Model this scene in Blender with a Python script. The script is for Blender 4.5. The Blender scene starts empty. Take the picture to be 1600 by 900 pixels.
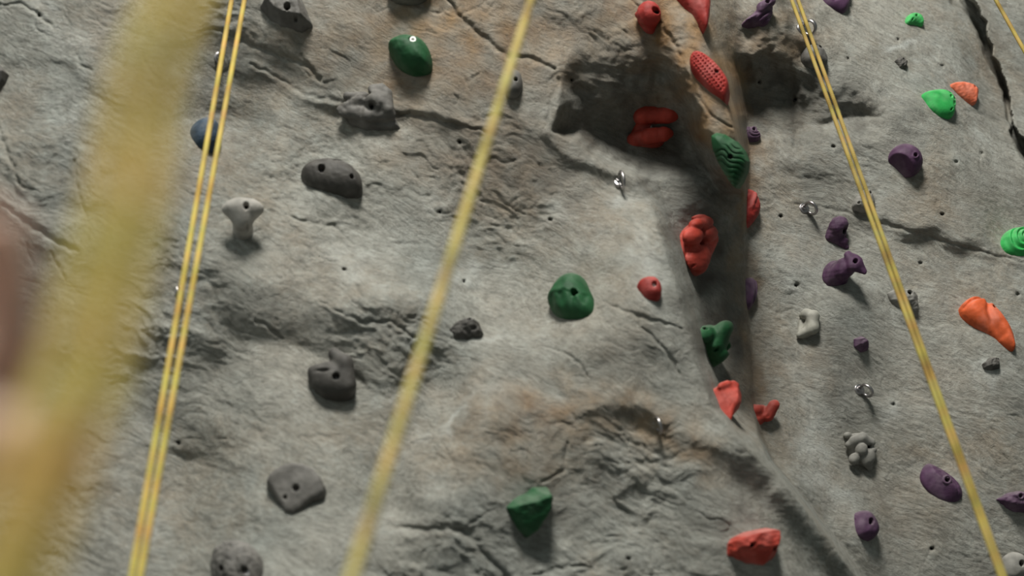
import bpy, math, random
import numpy as np
from mathutils import Vector, Matrix

random.seed(4)
RNG = np.random.default_rng(7)
S = bpy.context.scene
COL = S.collection

# ---------------------------------------------------------------- camera
FPX = 1900.0                                  # focal length in pixels of a 1600 px wide frame
CAM = np.array((0.0, 0.0, 1.55))
sp, cp = 0.674, math.sqrt(1 - 0.674 ** 2)     # looking up at the wall
FWD = np.array((0.0, cp, sp))
e1, e2 = np.array((1.0, 0, 0)), np.array((0.0, -sp, cp))
sr = 0.060; cr = math.sqrt(1 - sr * sr)
RGT = cr * e1 - sr * e2
UPV = cr * e2 + sr * e1
cam_d = bpy.data.cameras.new('camera')
cam_o = bpy.data.objects.new('camera', cam_d)
COL.objects.link(cam_o)
cam_o.matrix_world = Matrix(((RGT[0], UPV[0], -FWD[0], CAM[0]), (RGT[1], UPV[1], -FWD[1], CAM[1]),
                             (RGT[2], UPV[2], -FWD[2], CAM[2]), (0, 0, 0, 1)))
cam_d.sensor_width = 36.0
cam_d.lens = FPX * 36.0 / 1600.0
cam_d.clip_start = 0.02
cam_d.clip_end = 200
cam_d.dof.use_dof = True
cam_d.dof.focus_distance = 3.35
cam_d.dof.aperture_fstop = 1.9
S.camera = cam_o

# ---------------------------------------------------------------- world, lamps, exposure
W = bpy.data.worlds.new('gym_air'); S.world = W
W.use_nodes = True
W.node_tree.nodes['Background'].inputs[0].default_value = (0.72, 0.86, 0.84, 1)
W.node_tree.nodes['Background'].inputs[1].default_value = 0.185
S.view_settings.view_transform = 'Standard'
S.view_settings.look = 'None'
S.view_settings.exposure = -0.17
S.view_settings.gamma = 1.0
S.view_settings.use_curve_mapping = False


def area_lamp(name, loc, aim, size, watts, col):
    d = bpy.data.lights.new(name, 'AREA')
    d.shape = 'DISK'; d.size = size; d.energy = watts; d.color = col
    o = bpy.data.objects.new(name, d); COL.objects.link(o)
    o.location = loc
    o.rotation_euler = (Vector(aim) - Vector(loc)).to_track_quat('-Z', 'Y').to_euler()
    return o


WC = CAM + 2.7 * FWD
KEY = -.05 * RGT + .95 * UPV - .19 * FWD
FILL = -.62 * RGT + .6 * UPV - .5 * FWD
# the hall's high-bay lamp, up under the roof, then an added fill
area_lamp('hall_lamp_and_fill', tuple(WC + 6.5 * KEY), tuple(WC), 1.7, 695, (1.0, 0.97, 0.90))
area_lamp('hall_lamp_and_fill', tuple(WC + 6.5 * FILL), tuple(WC), 2.0, 40, (0.92, 1.0, 0.98))  # added fill light, not a lamp of the hall


# ---------------------------------------------------------------- maths helpers
def smooth(a, b, x):
    t = np.clip((x - a) / (b - a), 0, 1)
    return t * t * (3 - 2 * t)


def perlin(x, y, seed):
    r = np.random.default_rng(seed)
    n = 256
    ang = r.random((n, n)) * 2 * np.pi
    gx, gy = np.cos(ang), np.sin(ang)
    xi, yi = np.floor(x).astype(np.int64), np.floor(y).astype(np.int64)
    fx, fy = x - xi, y - yi
    u, v = fx ** 3 * (fx * (fx * 6 - 15) + 10), fy ** 3 * (fy * (fy * 6 - 15) + 10)
    def g(i, j):
        a, b = (xi + i) % n, (yi + j) % n
        return gx[a, b] * (fx - i) + gy[a, b] * (fy - j)
    return ((g(0, 0) * (1 - u) + g(1, 0) * u) * (1 - v) + (g(0, 1) * (1 - u) + g(1, 1) * u) * v) * 1.5


def seg_dist(px, py, pts):
    """distance to a polyline and the running fraction along it"""
    best = np.full(px.shape, 1e9); frac = np.zeros(px.shape)
    n = len(pts) - 1
    for i in range(n):
        (ax, ay), (bx, by) = pts[i], pts[i + 1]
        dx, dy = bx - ax, by - ay
        t = np.clip(((px - ax) * dx + (py - ay) * dy) / (dx * dx + dy * dy + 1e-9), 0, 1)
        d = np.hypot(px - ax - t * dx, py - ay - t * dy)
        m = d < best
        best = np.where(m, d, best); frac = np.where(m, (i + t) / n, frac)
    return best, frac


def poly_sdf(px, py, pts):
    """signed distance to a polygon, positive inside"""
    d = np.full(px.shape, 1e9); inside = np.zeros(px.shape, bool)
    n = len(pts)
    for i in range(n):
        (ax, ay), (bx, by) = pts[i], pts[(i + 1) % n]
        dx, dy = bx - ax, by - ay
        t = np.clip(((px - ax) * dx + (py - ay) * dy) / (dx * dx + dy * dy + 1e-9), 0, 1)
        d = np.minimum(d, np.hypot(px - ax - t * dx, py - ay - t * dy))
        c = ((ay > py) != (by > py)) & (px < (bx - ax) * (py - ay) / (by - ay + 1e-12) + ax)
        inside ^= c
    return np.where(inside, d, -d)


def catmull(pts, k=4):
    n = len(pts); out = []
    P = np.array(pts, float)
    for i in range(n):
        p0, p1, p2, p3 = P[i - 1], P[i], P[(i + 1) % n], P[(i + 2) % n]
        for j in range(k):
            t = j / k
            out.append(tuple(0.5 * (2 * p1 + (p2 - p0) * t + (2 * p0 - 5 * p1 + 4 * p2 - p3) * t * t + (3 * p1 - p0 - 3 * p2 + p3) * t ** 3)))
    return out


def ray(x, y):
    X, Y = (np.asarray(x, float) - 800) / FPX, (450 - np.asarray(y, float)) / FPX
    return X[..., None] * RGT + Y[..., None] * UPV + FWD


def at(x, y, d):
    """the point a distance d along the view axis on the sight line surveyed at (x, y)"""
    return CAM + ray(x, y) * np.asarray(d, float)[..., None]


# ---------------------------------------------------------------- relief of the sculpted wall
NL, CL = np.array((0.12, 0.42, 0.90)), 2.376
NR, CR = np.array((0.28, 0.45, 0.85)), 2.55


def plane_depth(n, c, x, y):
    X, Y = (x - 800) / FPX, (450 - y) / FPX
    return c / np.maximum(n[2] - n[0] * X - n[1] * Y, 0.12)


EDGE = [(-400, 1100), (0, 1118), (80, 1130), (180, 1154), (240, 1163), (300, 1166), (420, 1165), (520, 1171), (620, 1176),
        (680, 1188), (720, 1204), (780, 1252), (840, 1300), (900, 1345), (1100, 1480)]
EY, EX = np.array([p[0] for p in EDGE], float), np.array([p[1] for p in EDGE], float)
FOLD = [(20, 930), (60, 900), (110, 880), (160, 866), (205, 860), (225, 890), (250, 930), (280, 990), (320, 1010), (400, 1040), (460, 1058), (560, 1082), (640, 1112), (700, 1165), (740, 1205), (900, 1340)]
RIBL = [(20, 1020), (60, 1036), (100, 1058), (160, 1082), (240, 1116), (300, 1150), (340, 1400)]
FY, FX = np.array([p[0] for p in FOLD], float), np.array([p[1] for p in FOLD], float)

# how steeply each patch leans (read off as light and dark, tens of grey levels), 80 x 60 px cells
LEAN = np.array([
    [4.0, 6.8, 4.0, 4.0, 4.0, 17.0, 9.9, 4.0, 6.6, 4.0, 6.2, 4.0, 8.3, 13.1, 20.0, 15.7, 20.0, 17.6, 17.9, 12.5],
    [4.4, 5.7, 6.3, 5.4, 4.0, 13.4, 5.2, 8.1, 9.2, 4.0, 8.7, 10.0, 11.0, 12.0, 17.0, 8.0, 14.4, 15.0, 18.3, 10.5],
    [8.4, 8.2, 4.1, 4.0, 8.6, 17.1, 9.0, 8.6, 4.0, 4.0, 7.8, 9.0, 10.0, 11.0, 9.6, 10.6, 8.0, 16.0, 20.0, 20.0],
    [6.9, 6.6, 4.0, 11.2, 16.5, 16.4, 13.6, 14.0, 5.7, 4.0, 4.0, 10.0, 10.0, 11.0, 10.7, 4.0, 5.0, 6.3, 14.6, 19.6],
    [6.7, 5.1, 4.0, 9.1, 20.0, 15.2, 17.0, 11.1, 8.8, 4.0, 4.0, 10.0, 12.0, 11.0, 11.0, 4.0, 4.0, 7.4, 10.1, 15.2],
    [4.0, 4.0, 4.0, 8.8, 17.3, 18.5, 13.8, 10.1, 9.6, 4.0, 4.0, 14.7, 17.2, 12.0, 11.0, 9.3, 4.0, 4.0, 10.0, 12.8],
    [4.0, 4.0, 5.9, 6.5, 20.0, 20.0, 20.0, 15.1, 14.3, 11.9, 8.3, 12.4, 16.0, 12.0, 11.0, 11.6, 12.8, 4.0, 6.4, 16.5],
    [8.8, 4.0, 6.7, 4.0, 15.6, 14.7, 18.3, 15.8, 18.3, 16.8, 12.4, 15.6, 15.2, 12.0, 11.0, 8.5, 15.1, 4.0, 5.7, 12.5],
    [13.4, 4.0, 7.7, 4.0, 14.6, 14.3, 14.3, 6.2, 10.8, 17.1, 16.3, 15.5, 9.6, 11.0, 11.0, 13.3, 4.0, 4.4, 5.5, 13.1],
    [10.4, 4.0, 6.2, 4.0, 16.2, 17.5, 16.0, 4.9, 12.3, 15.9, 14.2, 10.1, 6.7, 11.0, 11.0, 15.5, 4.0, 4.4, 5.4, 9.2],
    [12.0, 12.0, 9.9, 4.0, 20.0, 19.9, 18.9, 9.3, 16.2, 15.6, 15.0, 11.6, 6.5, 11.0, 11.0, 14.9, 4.0, 8.9, 6.1, 4.3],
    [12.0, 12.0, 13.1, 7.5, 15.7, 18.2, 16.9, 9.0, 20.0, 12.0, 15.1, 5.5, 8.7, 12.0, 11.0, 16.0, 4.0, 7.9, 4.2, 6.5],
    [12.0, 12.0, 12.8, 14.7, 17.8, 18.0, 19.0, 11.3, 17.0, 10.0, 14.5, 9.6, 7.2, 8.7, 4.8, 16.6, 14.2, 8.2, 10.7, 4.0],
    [12.0, 12.0, 11.6, 19.0, 20.0, 20.0, 16.5, 16.6, 15.4, 7.5, 13.0, 9.9, 13.4, 8.2, 4.0, 6.2, 15.0, 10.4, 4.0, 4.0],
    [12.0, 12.0, 11.2, 18.6, 18.0, 16.8, 15.8, 13.8, 12.7, 7.4, 16.1, 11.1, 13.0, 9.3, 6.6, 4.0, 4.8, 12.6, 4.3, 4.0]], float)


def lean_relief():
    """integrate the leans into one smooth relief (metres towards the viewer), on a padded 10 px lattice"""
    gx0, gy0, st = -400, -300, 10
    nx, ny = 240, 150
    xs, ys = gx0 + st * np.arange(nx), gy0 + st * np.arange(ny)
    cx, cy = (xs - 40) / 80.0, (ys - 30) / 60.0
    fx, fy = np.clip(cx, 0, 18.999), np.clip(cy, 0, 13.999)
    ix, iy = fx.astype(int), fy.astype(int)
    tx, ty = smooth(0, 1, fx - ix)[None], smooth(0, 1, fy - iy)[:, None]
    A = LEAN[iy][:, ix]; B = LEAN[iy][:, ix + 1]; C = LEAN[iy + 1][:, ix]; D = LEAN[iy + 1][:, ix + 1]
    L = (A * (1 - tx) + B * tx) * (1 - ty) + (C * (1 - tx) + D * tx) * ty
    ratio = (L / 12.2) ** 2.0
    inc = math.radians(57)
    alpha = inc - np.arccos(np.clip(ratio * math.cos(inc), 0.05, 0.97))
    g = np.tan(alpha) * 1.4e-3 * 1.35                      # d(height)/d(px downwards)
    fall = smooth(-320, 0, xs)[None] * smooth(1980, 1650, xs)[None] * smooth(-280, 0, ys)[:, None] * smooth(1180, 950, ys)[:, None]
    g = g * fall
    G = np.concatenate([np.concatenate([g, g[:, ::-1]], 1), -np.concatenate([g, g[:, ::-1]], 1)[::-1]], 0)
    wy = np.fft.fftfreq(2 * ny, d=st)[:, None] * 2 * np.pi
    wx = np.fft.fftfreq(2 * nx, d=st)[None] * 2 * np.pi
    H = np.fft.fft2(G) * (-1j * wy) / (wy ** 2 + 0.15 * wx ** 2 + (2 * np.pi / 1500) ** 2)
    h = np.real(np.fft.ifft2(H))[:ny, :nx]
    h -= h.mean()
    return gx0, gy0, st, h


GX0, GY0, GST, HREL = lean_relief()


def relief(x, y):
    fx = np.clip((x - GX0) / GST, 0, HREL.shape[1] - 1.001); fy = np.clip((y - GY0) / GST, 0, HREL.shape[0] - 1.001)
    ix, iy = fx.astype(int), fy.astype(int)
    tx, ty = fx - ix, fy - iy
    h = (HREL[iy, ix] * (1 - tx) + HREL[iy, ix + 1] * tx) * (1 - ty) + (HREL[iy + 1, ix] * (1 - tx) + HREL[iy + 1, ix + 1] * tx) * ty
    return h


SCOOP = catmull([(862, 205), (880, 120), (912, 66), (960, 56), (1010, 82), (1048, 100), (1078, 160), (1100, 225), (1112, 290), (1108, 360),
                 (1060, 400), (1010, 300), (930, 250)], 3)
HOLLOW = catmull([(1120, 85), (1190, 92), (1245, 112), (1290, 152), (1345, 150), (1385, 182), (1368, 206), (1300, 225), (1240, 250), (1160, 245)], 3)
RIB = [(1040, -60), (1062, 0), (1092, 100), (1130, 200), (1150, 290)]


def left_depth(x, y):
    d = plane_depth(NL, CL, x, y) - relief(x, y)
    ja = smooth(400, 250, y) * .8 + .2
    jx, jy = x + ja * (10 * perlin(x / 46, y / 46, 61) + 2.5 * perlin(x / 15, y / 15, 62)), y + ja * (10 * perlin(x / 46, y / 46, 63) + 2.5 * perlin(x / 15, y / 15, 64))
    # the face that turns away to the right of the fold, a scoop above and the flank of the arete below
    over = np.maximum(jx - np.interp(jy, FY, FX), 0)
    to_rib = np.interp(jy, [p[0] for p in RIBL], [p[1] for p in RIBL]) - jx
    top0 = smooth(850, 960, jx)
    band = smooth(30, 60 + 190 * top0, jy) * smooth(790, 640, jy)
    top = smooth(40, 110, jy) * smooth(330, 270, jy)
    ov = .55e-3 * (np.clip(jy, 60, 420) - 60)
    turn = (np.sqrt(np.minimum(over, 150) ** 2 + 100) - 10) * (1.2e-3 + .55e-3 * smooth(300, 380, jy)) + (ov + .3e-3 * np.clip(jy - 320, 0, 250)) * smooth(0, 36, over)
    d = d + turn * band * (1 - top * smooth(30, -14, to_rib))
    # ochre rib that runs down into the arete
    r, f = seg_dist(x, y, RIB)
    d = d - 0.05 * np.exp(-(r / 42.0) ** 4) * smooth(330, 180, y)
    xe = np.interp(y, EY, EX)
    # lower bulge rolling away towards the right wall
    wl = smooth(660, 780, y)
    k = np.clip((x - (xe - 150)) / 150.0, 0, 1.2)
    d = d + wl * 0.09 * k ** 2.0
    d = d + 1.35e-3 * (np.sqrt(np.clip(y - 690, 0, 330) ** 2 + 60 ** 2) - 60) * smooth(.05, .8, k)
    # rounding just before the edge
    q = np.clip((x - (xe - 34)) / 34.0, 0, 1)
    d = d + 0.045 * (1 - np.sqrt(np.maximum(1 - q * q, 0))) * smooth(120, 240, y)
    return d


def right_depth(x, y):
    d = plane_depth(NR, CR, x, y) - relief(x, y)
    jx, jy = x + 9 * perlin(x / 34, y / 34, 61) + 3 * perlin(x / 13, y / 13, 62), y + 9 * perlin(x / 34, y / 34, 63) + 3 * perlin(x / 13, y / 13, 64)
    # brow beside the rib, its underside hanging over the hollow
    d = d - 0.25 * np.exp(-(((jx - 1165) / 115) ** 2 + ((jy + 25) / 112) ** 2))
    s = poly_sdf(jx, jy, HOLLOW)
    d = d + 0.12 * smooth(-16, 52, s) * np.clip((280 - y) / 180, 0, 1)
    # shelf line running out to the right
    yl = np.interp(x, [1240, 1340, 1440, 1500, 1620, 1800], [312, 328, 350, 366, 398, 440]) + 10 * perlin(x / 38, y / 50, 65)
    below = y - yl
    d = d + 0.034 * smooth(1290, 1420, x) * smooth(0, 34, below) * (1 - smooth(34, 170, below))
    # panel beyond the open joint
    xj = np.interp(y, [-200, 0, 35, 90, 130, 185, 215, 240, 330], [1420, 1497, 1530, 1546, 1570, 1578, 1590, 1602, 1680])
    d = d - 0.020 * smooth(-2, 6, x - xj) * smooth(330, 200, y)
    return d


def coarse_depth(x, y):
    x = np.asarray(x, float); y = np.asarray(y, float)
    xe = np.interp(y, EY, EX)
    w = np.interp(y, [-300, 60, 200, 300, 640, 720, 800, 900], [60, 40, 12, 4, 4, 6, 8, 10])
    m = smooth(-w, w, x - xe)
    return left_depth(x, y) * (1 - m) + right_depth(x, y) * m


# drawn cracks: points, half width px, depth m
CRACKS = [
    ([(335, 45), (360, 52), (395, 72), (440, 88), (480, 102), (502, 122)], 4, .012),
    ([(392, 100), (430, 118), (480, 150), (530, 158), (575, 180), (640, 178), (700, 192), (760, 205)], 4, .012),
    ([(470, 85), (485, 110), (500, 128)], 3, .008),
    ([(696, -5), (715, 22), (735, 42), (770, 70), (795, 88), (830, 92), (866, 106)], 4.5, .016),
    ([(676, 20), (712, 26), (745, 12), (760, 0)], 2.2, .006), ([(745, 10), (772, 28)], 2, .005),
    ([(866, 106), (872, 130), (862, 160), (850, 205)], 3, .010),
    ([(448, 334), (465, 346), (520, 352), (535, 366), (552, 382)], 3.5, .011),
    ([(612, 380), (648, 382), (672, 410)], 2.5, .008), ([(655, 376), (682, 388)], 2.2, .007),
    ([(500, 470), (540, 492), (565, 503), (612, 503), (648, 528)], 3, .010),
    ([(400, 500), (420, 512), (440, 528)], 3, .010),
    ([(836, 534), (880, 552), (905, 566), (922, 592)], 2.4, .008),
    ([(940, 470), (985, 490), (1020, 500), (1064, 512)], 3, .009), ([(1004, 512), (1040, 545), (1062, 585)], 3, .009),
    ([(975, 340), (1000, 365)], 2, .006), ([(606, 822), (650, 826), (720, 828), (745, 850), (790, 900), (830, 950)], 5.5, .018),
    ([(715, 832), (745, 812), (780, 790)], 2, .005), ([(835, 900), (870, 888), (912, 884)], 4, .012),
    ([(885, 690), (882, 735), (845, 755)], 3, .008),
    ([(980, -4), (1003, 12), (1034, 40), (1052, 62), (1070, 108), (1090, 150), (1112, 182), (1152, 204)], 2.8, .012),
    ([(1052, 66), (1070, 60), (1100, 64)], 2.5, .008), ([(1104, 40), (1112, 60), (1118, 88)], 2, .007),
    ([(1092, 200), (1108, 216)], 2, .006),
    ([(1112, 0), (1126, 20), (1130, 62)], 3, .010),
    ([(0, 8), (35, 5), (62, 24), (85, 45)], 2.4, .009), ([(120, 85), (126, 102), (145, 110)], 2.5, .009),
    ([(-5, 190), (8, 230), (30, 285)], 3, .012), ([(5, 318), (40, 345), (80, 372), (120, 392)], 5, .016),
    ([(115, 250), (122, 300), (135, 340)], 2.5, .008), ([(42, 380), (50, 410)], 3, .008), ([(80, 395), (104, 440)], 2.5, .008),
    ([(1208, 100), (1240, 92), (1262, 84)], 2, .006), ([(1165, 120), (1190, 146), (1226, 156)], 3, .009),
    ([(1228, 60), (1236, 120), (1242, 200), (1240, 230)], 4, .010), ([(1262, 625), (1270, 665)], 3, .008),
    ([(1178, 470), (1215, 490), (1240, 482)], 2, .006), ([(1180, 530), (1210, 545)], 2, .006),
    ([(1418, 240), (1460, 262), (1500, 290)], 2.5, .006), ([(1240, 318), (1300, 326), (1350, 340), (1420, 360), (1500, 385), (1600, 410)], 3, .010),
    ([(1360, 620), (1450, 635), (1560, 660)], 2.5, .005), ([(1510, 172), (1540, 182), (1572, 198)], 4, .014),
    ([(1375, 445), (1400, 490), (1420, 520)], 2, .004), ([(1300, 490), (1330, 520), (1350, 545)], 2, .004),
    ([(1420, 785), (1450, 800)], 2.5, .006), ([(1405, 765), (1440, 772)], 2, .005), ([(1420, 672), (1436, 676)], 2, .005),
    ([(760, 20), (775, 0)], 2, .005), ([(720, 100), (728, 130)], 2, .006), ([(735, 128), (752, 112)], 2, .005),
    ([(640, 690), (690, 676), (720, 648)], 3, -.012), ([(690, 690), (715, 740), (700, 800)], 3, .006),
]
JOINT = [(1480, -60), (1497, 0), (1515, 14), (1531, 38), (1546, 90), (1560, 118), (1571, 140), (1577, 185), (1586, 210), (1597, 226), (1612, 245), (1690, 340)]

RIDGES = [([(905, 640), (960, 624), (1020, 640), (1080, 682), (1130, 712), (1185, 738)], 15, .016), ([(640, 800), (650, 760), (668, 718), (702, 672), (742, 646)], 10, .012),
          ([(742, 646), (820, 628), (905, 640)], 20, .008), ([(325, 92), (400, 106), (470, 145), (540, 160), (620, 168), (700, 186), (780, 200)], 12, .011),
          ([(848, 208), (900, 246), (950, 262), (1000, 290)], 12, .014), ([(1040, 760), (1012, 800), (1000, 830)], 9, .006), ([(960, 770), (1010, 740), (1075, 735)], 12, .006),
          ([(870, 100), (880, 130), (866, 165), (850, 205)], 9, .012), ([(1204, 600), (1250, 690), (1300, 740), (1350, 800)], 26, .018)]

HOLES = [(61, 24), (718, 222), (687, 331), (725, 440), (860, 343), (893, 125), (279, 692), (982, 873), (538, 421), (1302, 229), (1494, 253),
         (1472, 103), (1438, 411), (1472, 335), (1244, 446), (1396, 632), (1456, 857), (1220, 338), (1590, 460), (1186, 128), (1403, 62),
         (1325, 92), (1243, 155), (1534, 240)]


def fine_relief(x, y):
    """wrinkles, creases, drawn cracks (metres towards the viewer)"""
    wx = x + 22 * perlin(x / 90, y / 90, 1) + 7 * perlin(x / 28, y / 28, 2)
    wy = y + 22 * perlin(x / 90, y / 90, 3) + 7 * perlin(x / 28, y / 28, 4)
    ang = math.radians(24) + 0.55 * perlin(x / 330, y / 330, 5)
    ca, sa = np.cos(ang), np.sin(ang)
    ca, sa = math.cos(math.radians(24)), math.sin(math.radians(24))
    u, v = wx * ca + wy * sa, -wx * sa + wy * ca
    amp = 0.35 + 1.05 * smooth(-0.35, 0.5, perlin(x / 210, y / 210, 6))
    rt = smooth(1150, 1230, x)
    h = 0.010 * perlin(u / 150, v / 80, 11) + 0.0050 * perlin(u / 70, v / 38, 21)
    h = h - 0.0038 * (np.abs(perlin(u / 105, v / 46, 12)) - .3) * amp
    h = h - 0.0021 * (np.abs(perlin(u / 50, v / 22, 13)) - .3) * amp
    calm = 1 - .5 * rt
    h = h * (1 - .25 * rt)
    h = h + 0.0021 * perlin(u / 32, v / 17, 14) * amp * calm
    h = h + 0.0018 * perlin(u / 15, v / 8.5, 22) * amp * calm
    h = h - 0.0016 * (np.abs(perlin(wx / 15, wy / 10, 15)) - .3) * amp * calm
    h = h + rt * .0010 * perlin(u / 22, v / 4.2, 24)
    h = h + 0.0008 * perlin(wx / 7, wy / 5.5, 23)
    cr2 = np.abs(perlin(u / 120 + 9, v / 48 + 3, 16)); brk = smooth(.1, .4, perlin(x / 70, y / 70, 17))
    h = h - 0.0028 * np.exp(-(cr2 / .03) ** 2) * brk
    for pts, w, dep in CRACKS:
        xs = [p[0] for p in pts]; ys = [p[1] for p in pts]
        m = (x > min(xs) - 40) & (x < max(xs) + 40) & (y > min(ys) - 40) & (y < max(ys) + 40)
        jx, jy = x[m] + 3 * perlin(x[m] / 14, y[m] / 14, 18), y[m] + 3 * perlin(x[m] / 14, y[m] / 14, 19)
        r, f = seg_dist(jx, jy, pts)
        ww = w * (0.55 + 0.45 * np.sin(np.pi * np.clip(f, .02, .98)))
        h[m] = h[m] - dep * 0.42 * np.exp(-(r / ww) ** 2) + 0.10 * abs(dep) * np.exp(-((r - 2.2 * ww) / (1.6 * ww)) ** 2)
    for pts, w, dep in RIDGES:
        xs = [p[0] for p in pts]; ys = [p[1] for p in pts]
        m = (x > min(xs) - 80) & (x < max(xs) + 80) & (y > min(ys) - 80) & (y < max(ys) + 80)
        r, f = seg_dist(wx[m] * .6 + x[m] * .4, wy[m] * .6 + y[m] * .4, pts)
        h[m] = h[m] + dep * np.exp(-(r / w) ** 2) * np.sin(np.pi * np.clip(f, .06, .94)) ** .5
    m = (x > 1440) & (y < 380)
    r, f = seg_dist(x[m] + 3 * perlin(x[m] / 16, y[m] / 16, 20), y[m], JOINT)
    ww = np.interp(y[m], [-60, 0, 40, 110, 180, 196, 205, 225, 250, 340], [13, 12, 8, 6, 4.5, 2, 4, 8, 10, 10])
    h[m] = h[m] - 0.15 * smooth(1.25, .8, r / ww)
    for hx, hy in HOLES:
        r = np.hypot(x - hx, y - hy)
        h = h - 0.012 * smooth(3.4, 1.6, r) + 0.0025 * np.exp(-((r - 9) / 7) ** 2)
    return h


def grid_axis(core0, core1, step, out0, out1):
    a = list(np.arange(core0, core1 + .1, step))
    k, s = core1, step
    while k < out1:
        s *= 1.12; k += s; a.append(k)
    k, s = core0, step
    while k > out0:
        s *= 1.12; k -= s; a.insert(0, k)
    return np.array(a)


def full_depth(x, y):
    far = smooth(500, 1500, np.maximum(np.maximum(-x, x - 1600), np.maximum(-y, y - 900)))
    return coarse_depth(x, y) - fine_relief(x, y) * (1 - .6 * far)


# ---------------------------------------------------------------- materials
def nt(name):
    m = bpy.data.materials.new(name); m.use_nodes = True
    t = m.node_tree; return m, t, t.nodes['Principled BSDF'], t.nodes, t.links


def mat_plastic(name, c, rough=.62, chalk=.25, scale=1.0, c2=None):
    """cast resin: a sandy grain, faint mottling, chalk dust rubbed into it"""
    m, t, b, N, L = nt(name)
    tc = N.new('ShaderNodeTexCoord')
    n1 = N.new('ShaderNodeTexNoise'); n1.inputs['Scale'].default_value = 38 * scale; n1.inputs['Detail'].default_value = 5
    n2 = N.new('ShaderNodeTexNoise'); n2.inputs['Scale'].default_value = 700; n2.inputs['Detail'].default_value = 2
    L.new(tc.outputs['Object'], n1.inputs['Vector']); L.new(tc.outputs['Object'], n2.inputs['Vector'])
    r = N.new('ShaderNodeValToRGB')
    d = [x * .72 for x in c]; 
    r.color_ramp.elements[0].color = (*d, 1); r.color_ramp.elements[0].position = .3
    r.color_ramp.elements[1].color = (*(c2 or [x * 1.2 for x in c]), 1); r.color_ramp.elements[1].position = .72
    L.new(n1.outputs['Fac'], r.inputs['Fac'])
    mx = N.new('ShaderNodeMixRGB'); mx.inputs['Color2'].default_value = (.62, .6, .56, 1)
    mr = N.new('ShaderNodeMapRange'); mr.inputs['From Min'].default_value = .5; mr.inputs['From Max'].default_value = .85
    mr.inputs['To Max'].default_value = chalk
    n3 = N.new('ShaderNodeTexNoise'); n3.inputs['Scale'].default_value = 16; n3.inputs['Detail'].default_value = 6
    L.new(tc.outputs['Object'], n3.inputs['Vector']); L.new(n3.outputs['Fac'], mr.inputs['Value'])
    geo = N.new('ShaderNodeNewGeometry'); sx = N.new('ShaderNodeSeparateXYZ'); L.new(geo.outputs['Normal'], sx.inputs[0])
    up = N.new('ShaderNodeMapRange'); up.inputs['From Min'].default_value = .25; up.inputs['From Max'].default_value = .95; up.inputs['To Max'].default_value = chalk * 1.3
    L.new(sx.outputs['Z'], up.inputs['Value'])           # chalk on the ledges, plus top light painted in: upward faces paler
    cs = N.new('ShaderNodeMath'); cs.operation = 'ADD'; L.new(up.outputs[0], cs.inputs[0]); L.new(mr.outputs[0], cs.inputs[1])
    L.new(cs.outputs[0], mx.inputs['Fac']); L.new(r.outputs['Color'], mx.inputs['Color1'])
    L.new(mx.outputs['Color'], b.inputs['Base Color'])
    b.inputs['Roughness'].default_value = rough
    b.inputs['Specular IOR Level'].default_value = .35
    bp = N.new('ShaderNodeBump'); bp.inputs['Strength'].default_value = .5; bp.inputs['Distance'].default_value = .0012
    L.new(n2.outputs['Fac'], bp.inputs['Height']); L.new(bp.outputs['Normal'], b.inputs['Normal'])
    return m


def mat_metal(name, c, rough, metallic=1.0):
    m, t, b, N, L = nt(name)
    n = N.new('ShaderNodeTexNoise'); n.inputs['Scale'].default_value = 120
    r = N.new('ShaderNodeMapRange'); r.inputs['To Min'].default_value = rough * .7; r.inputs['To Max'].default_value = rough * 1.3
    L.new(n.outputs['Fac'], r.inputs['Value']); L.new(r.outputs[0], b.inputs['Roughness'])
    b.inputs['Base Color'].default_value = (*c, 1); b.inputs['Metallic'].default_value = metallic
    return m


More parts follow.
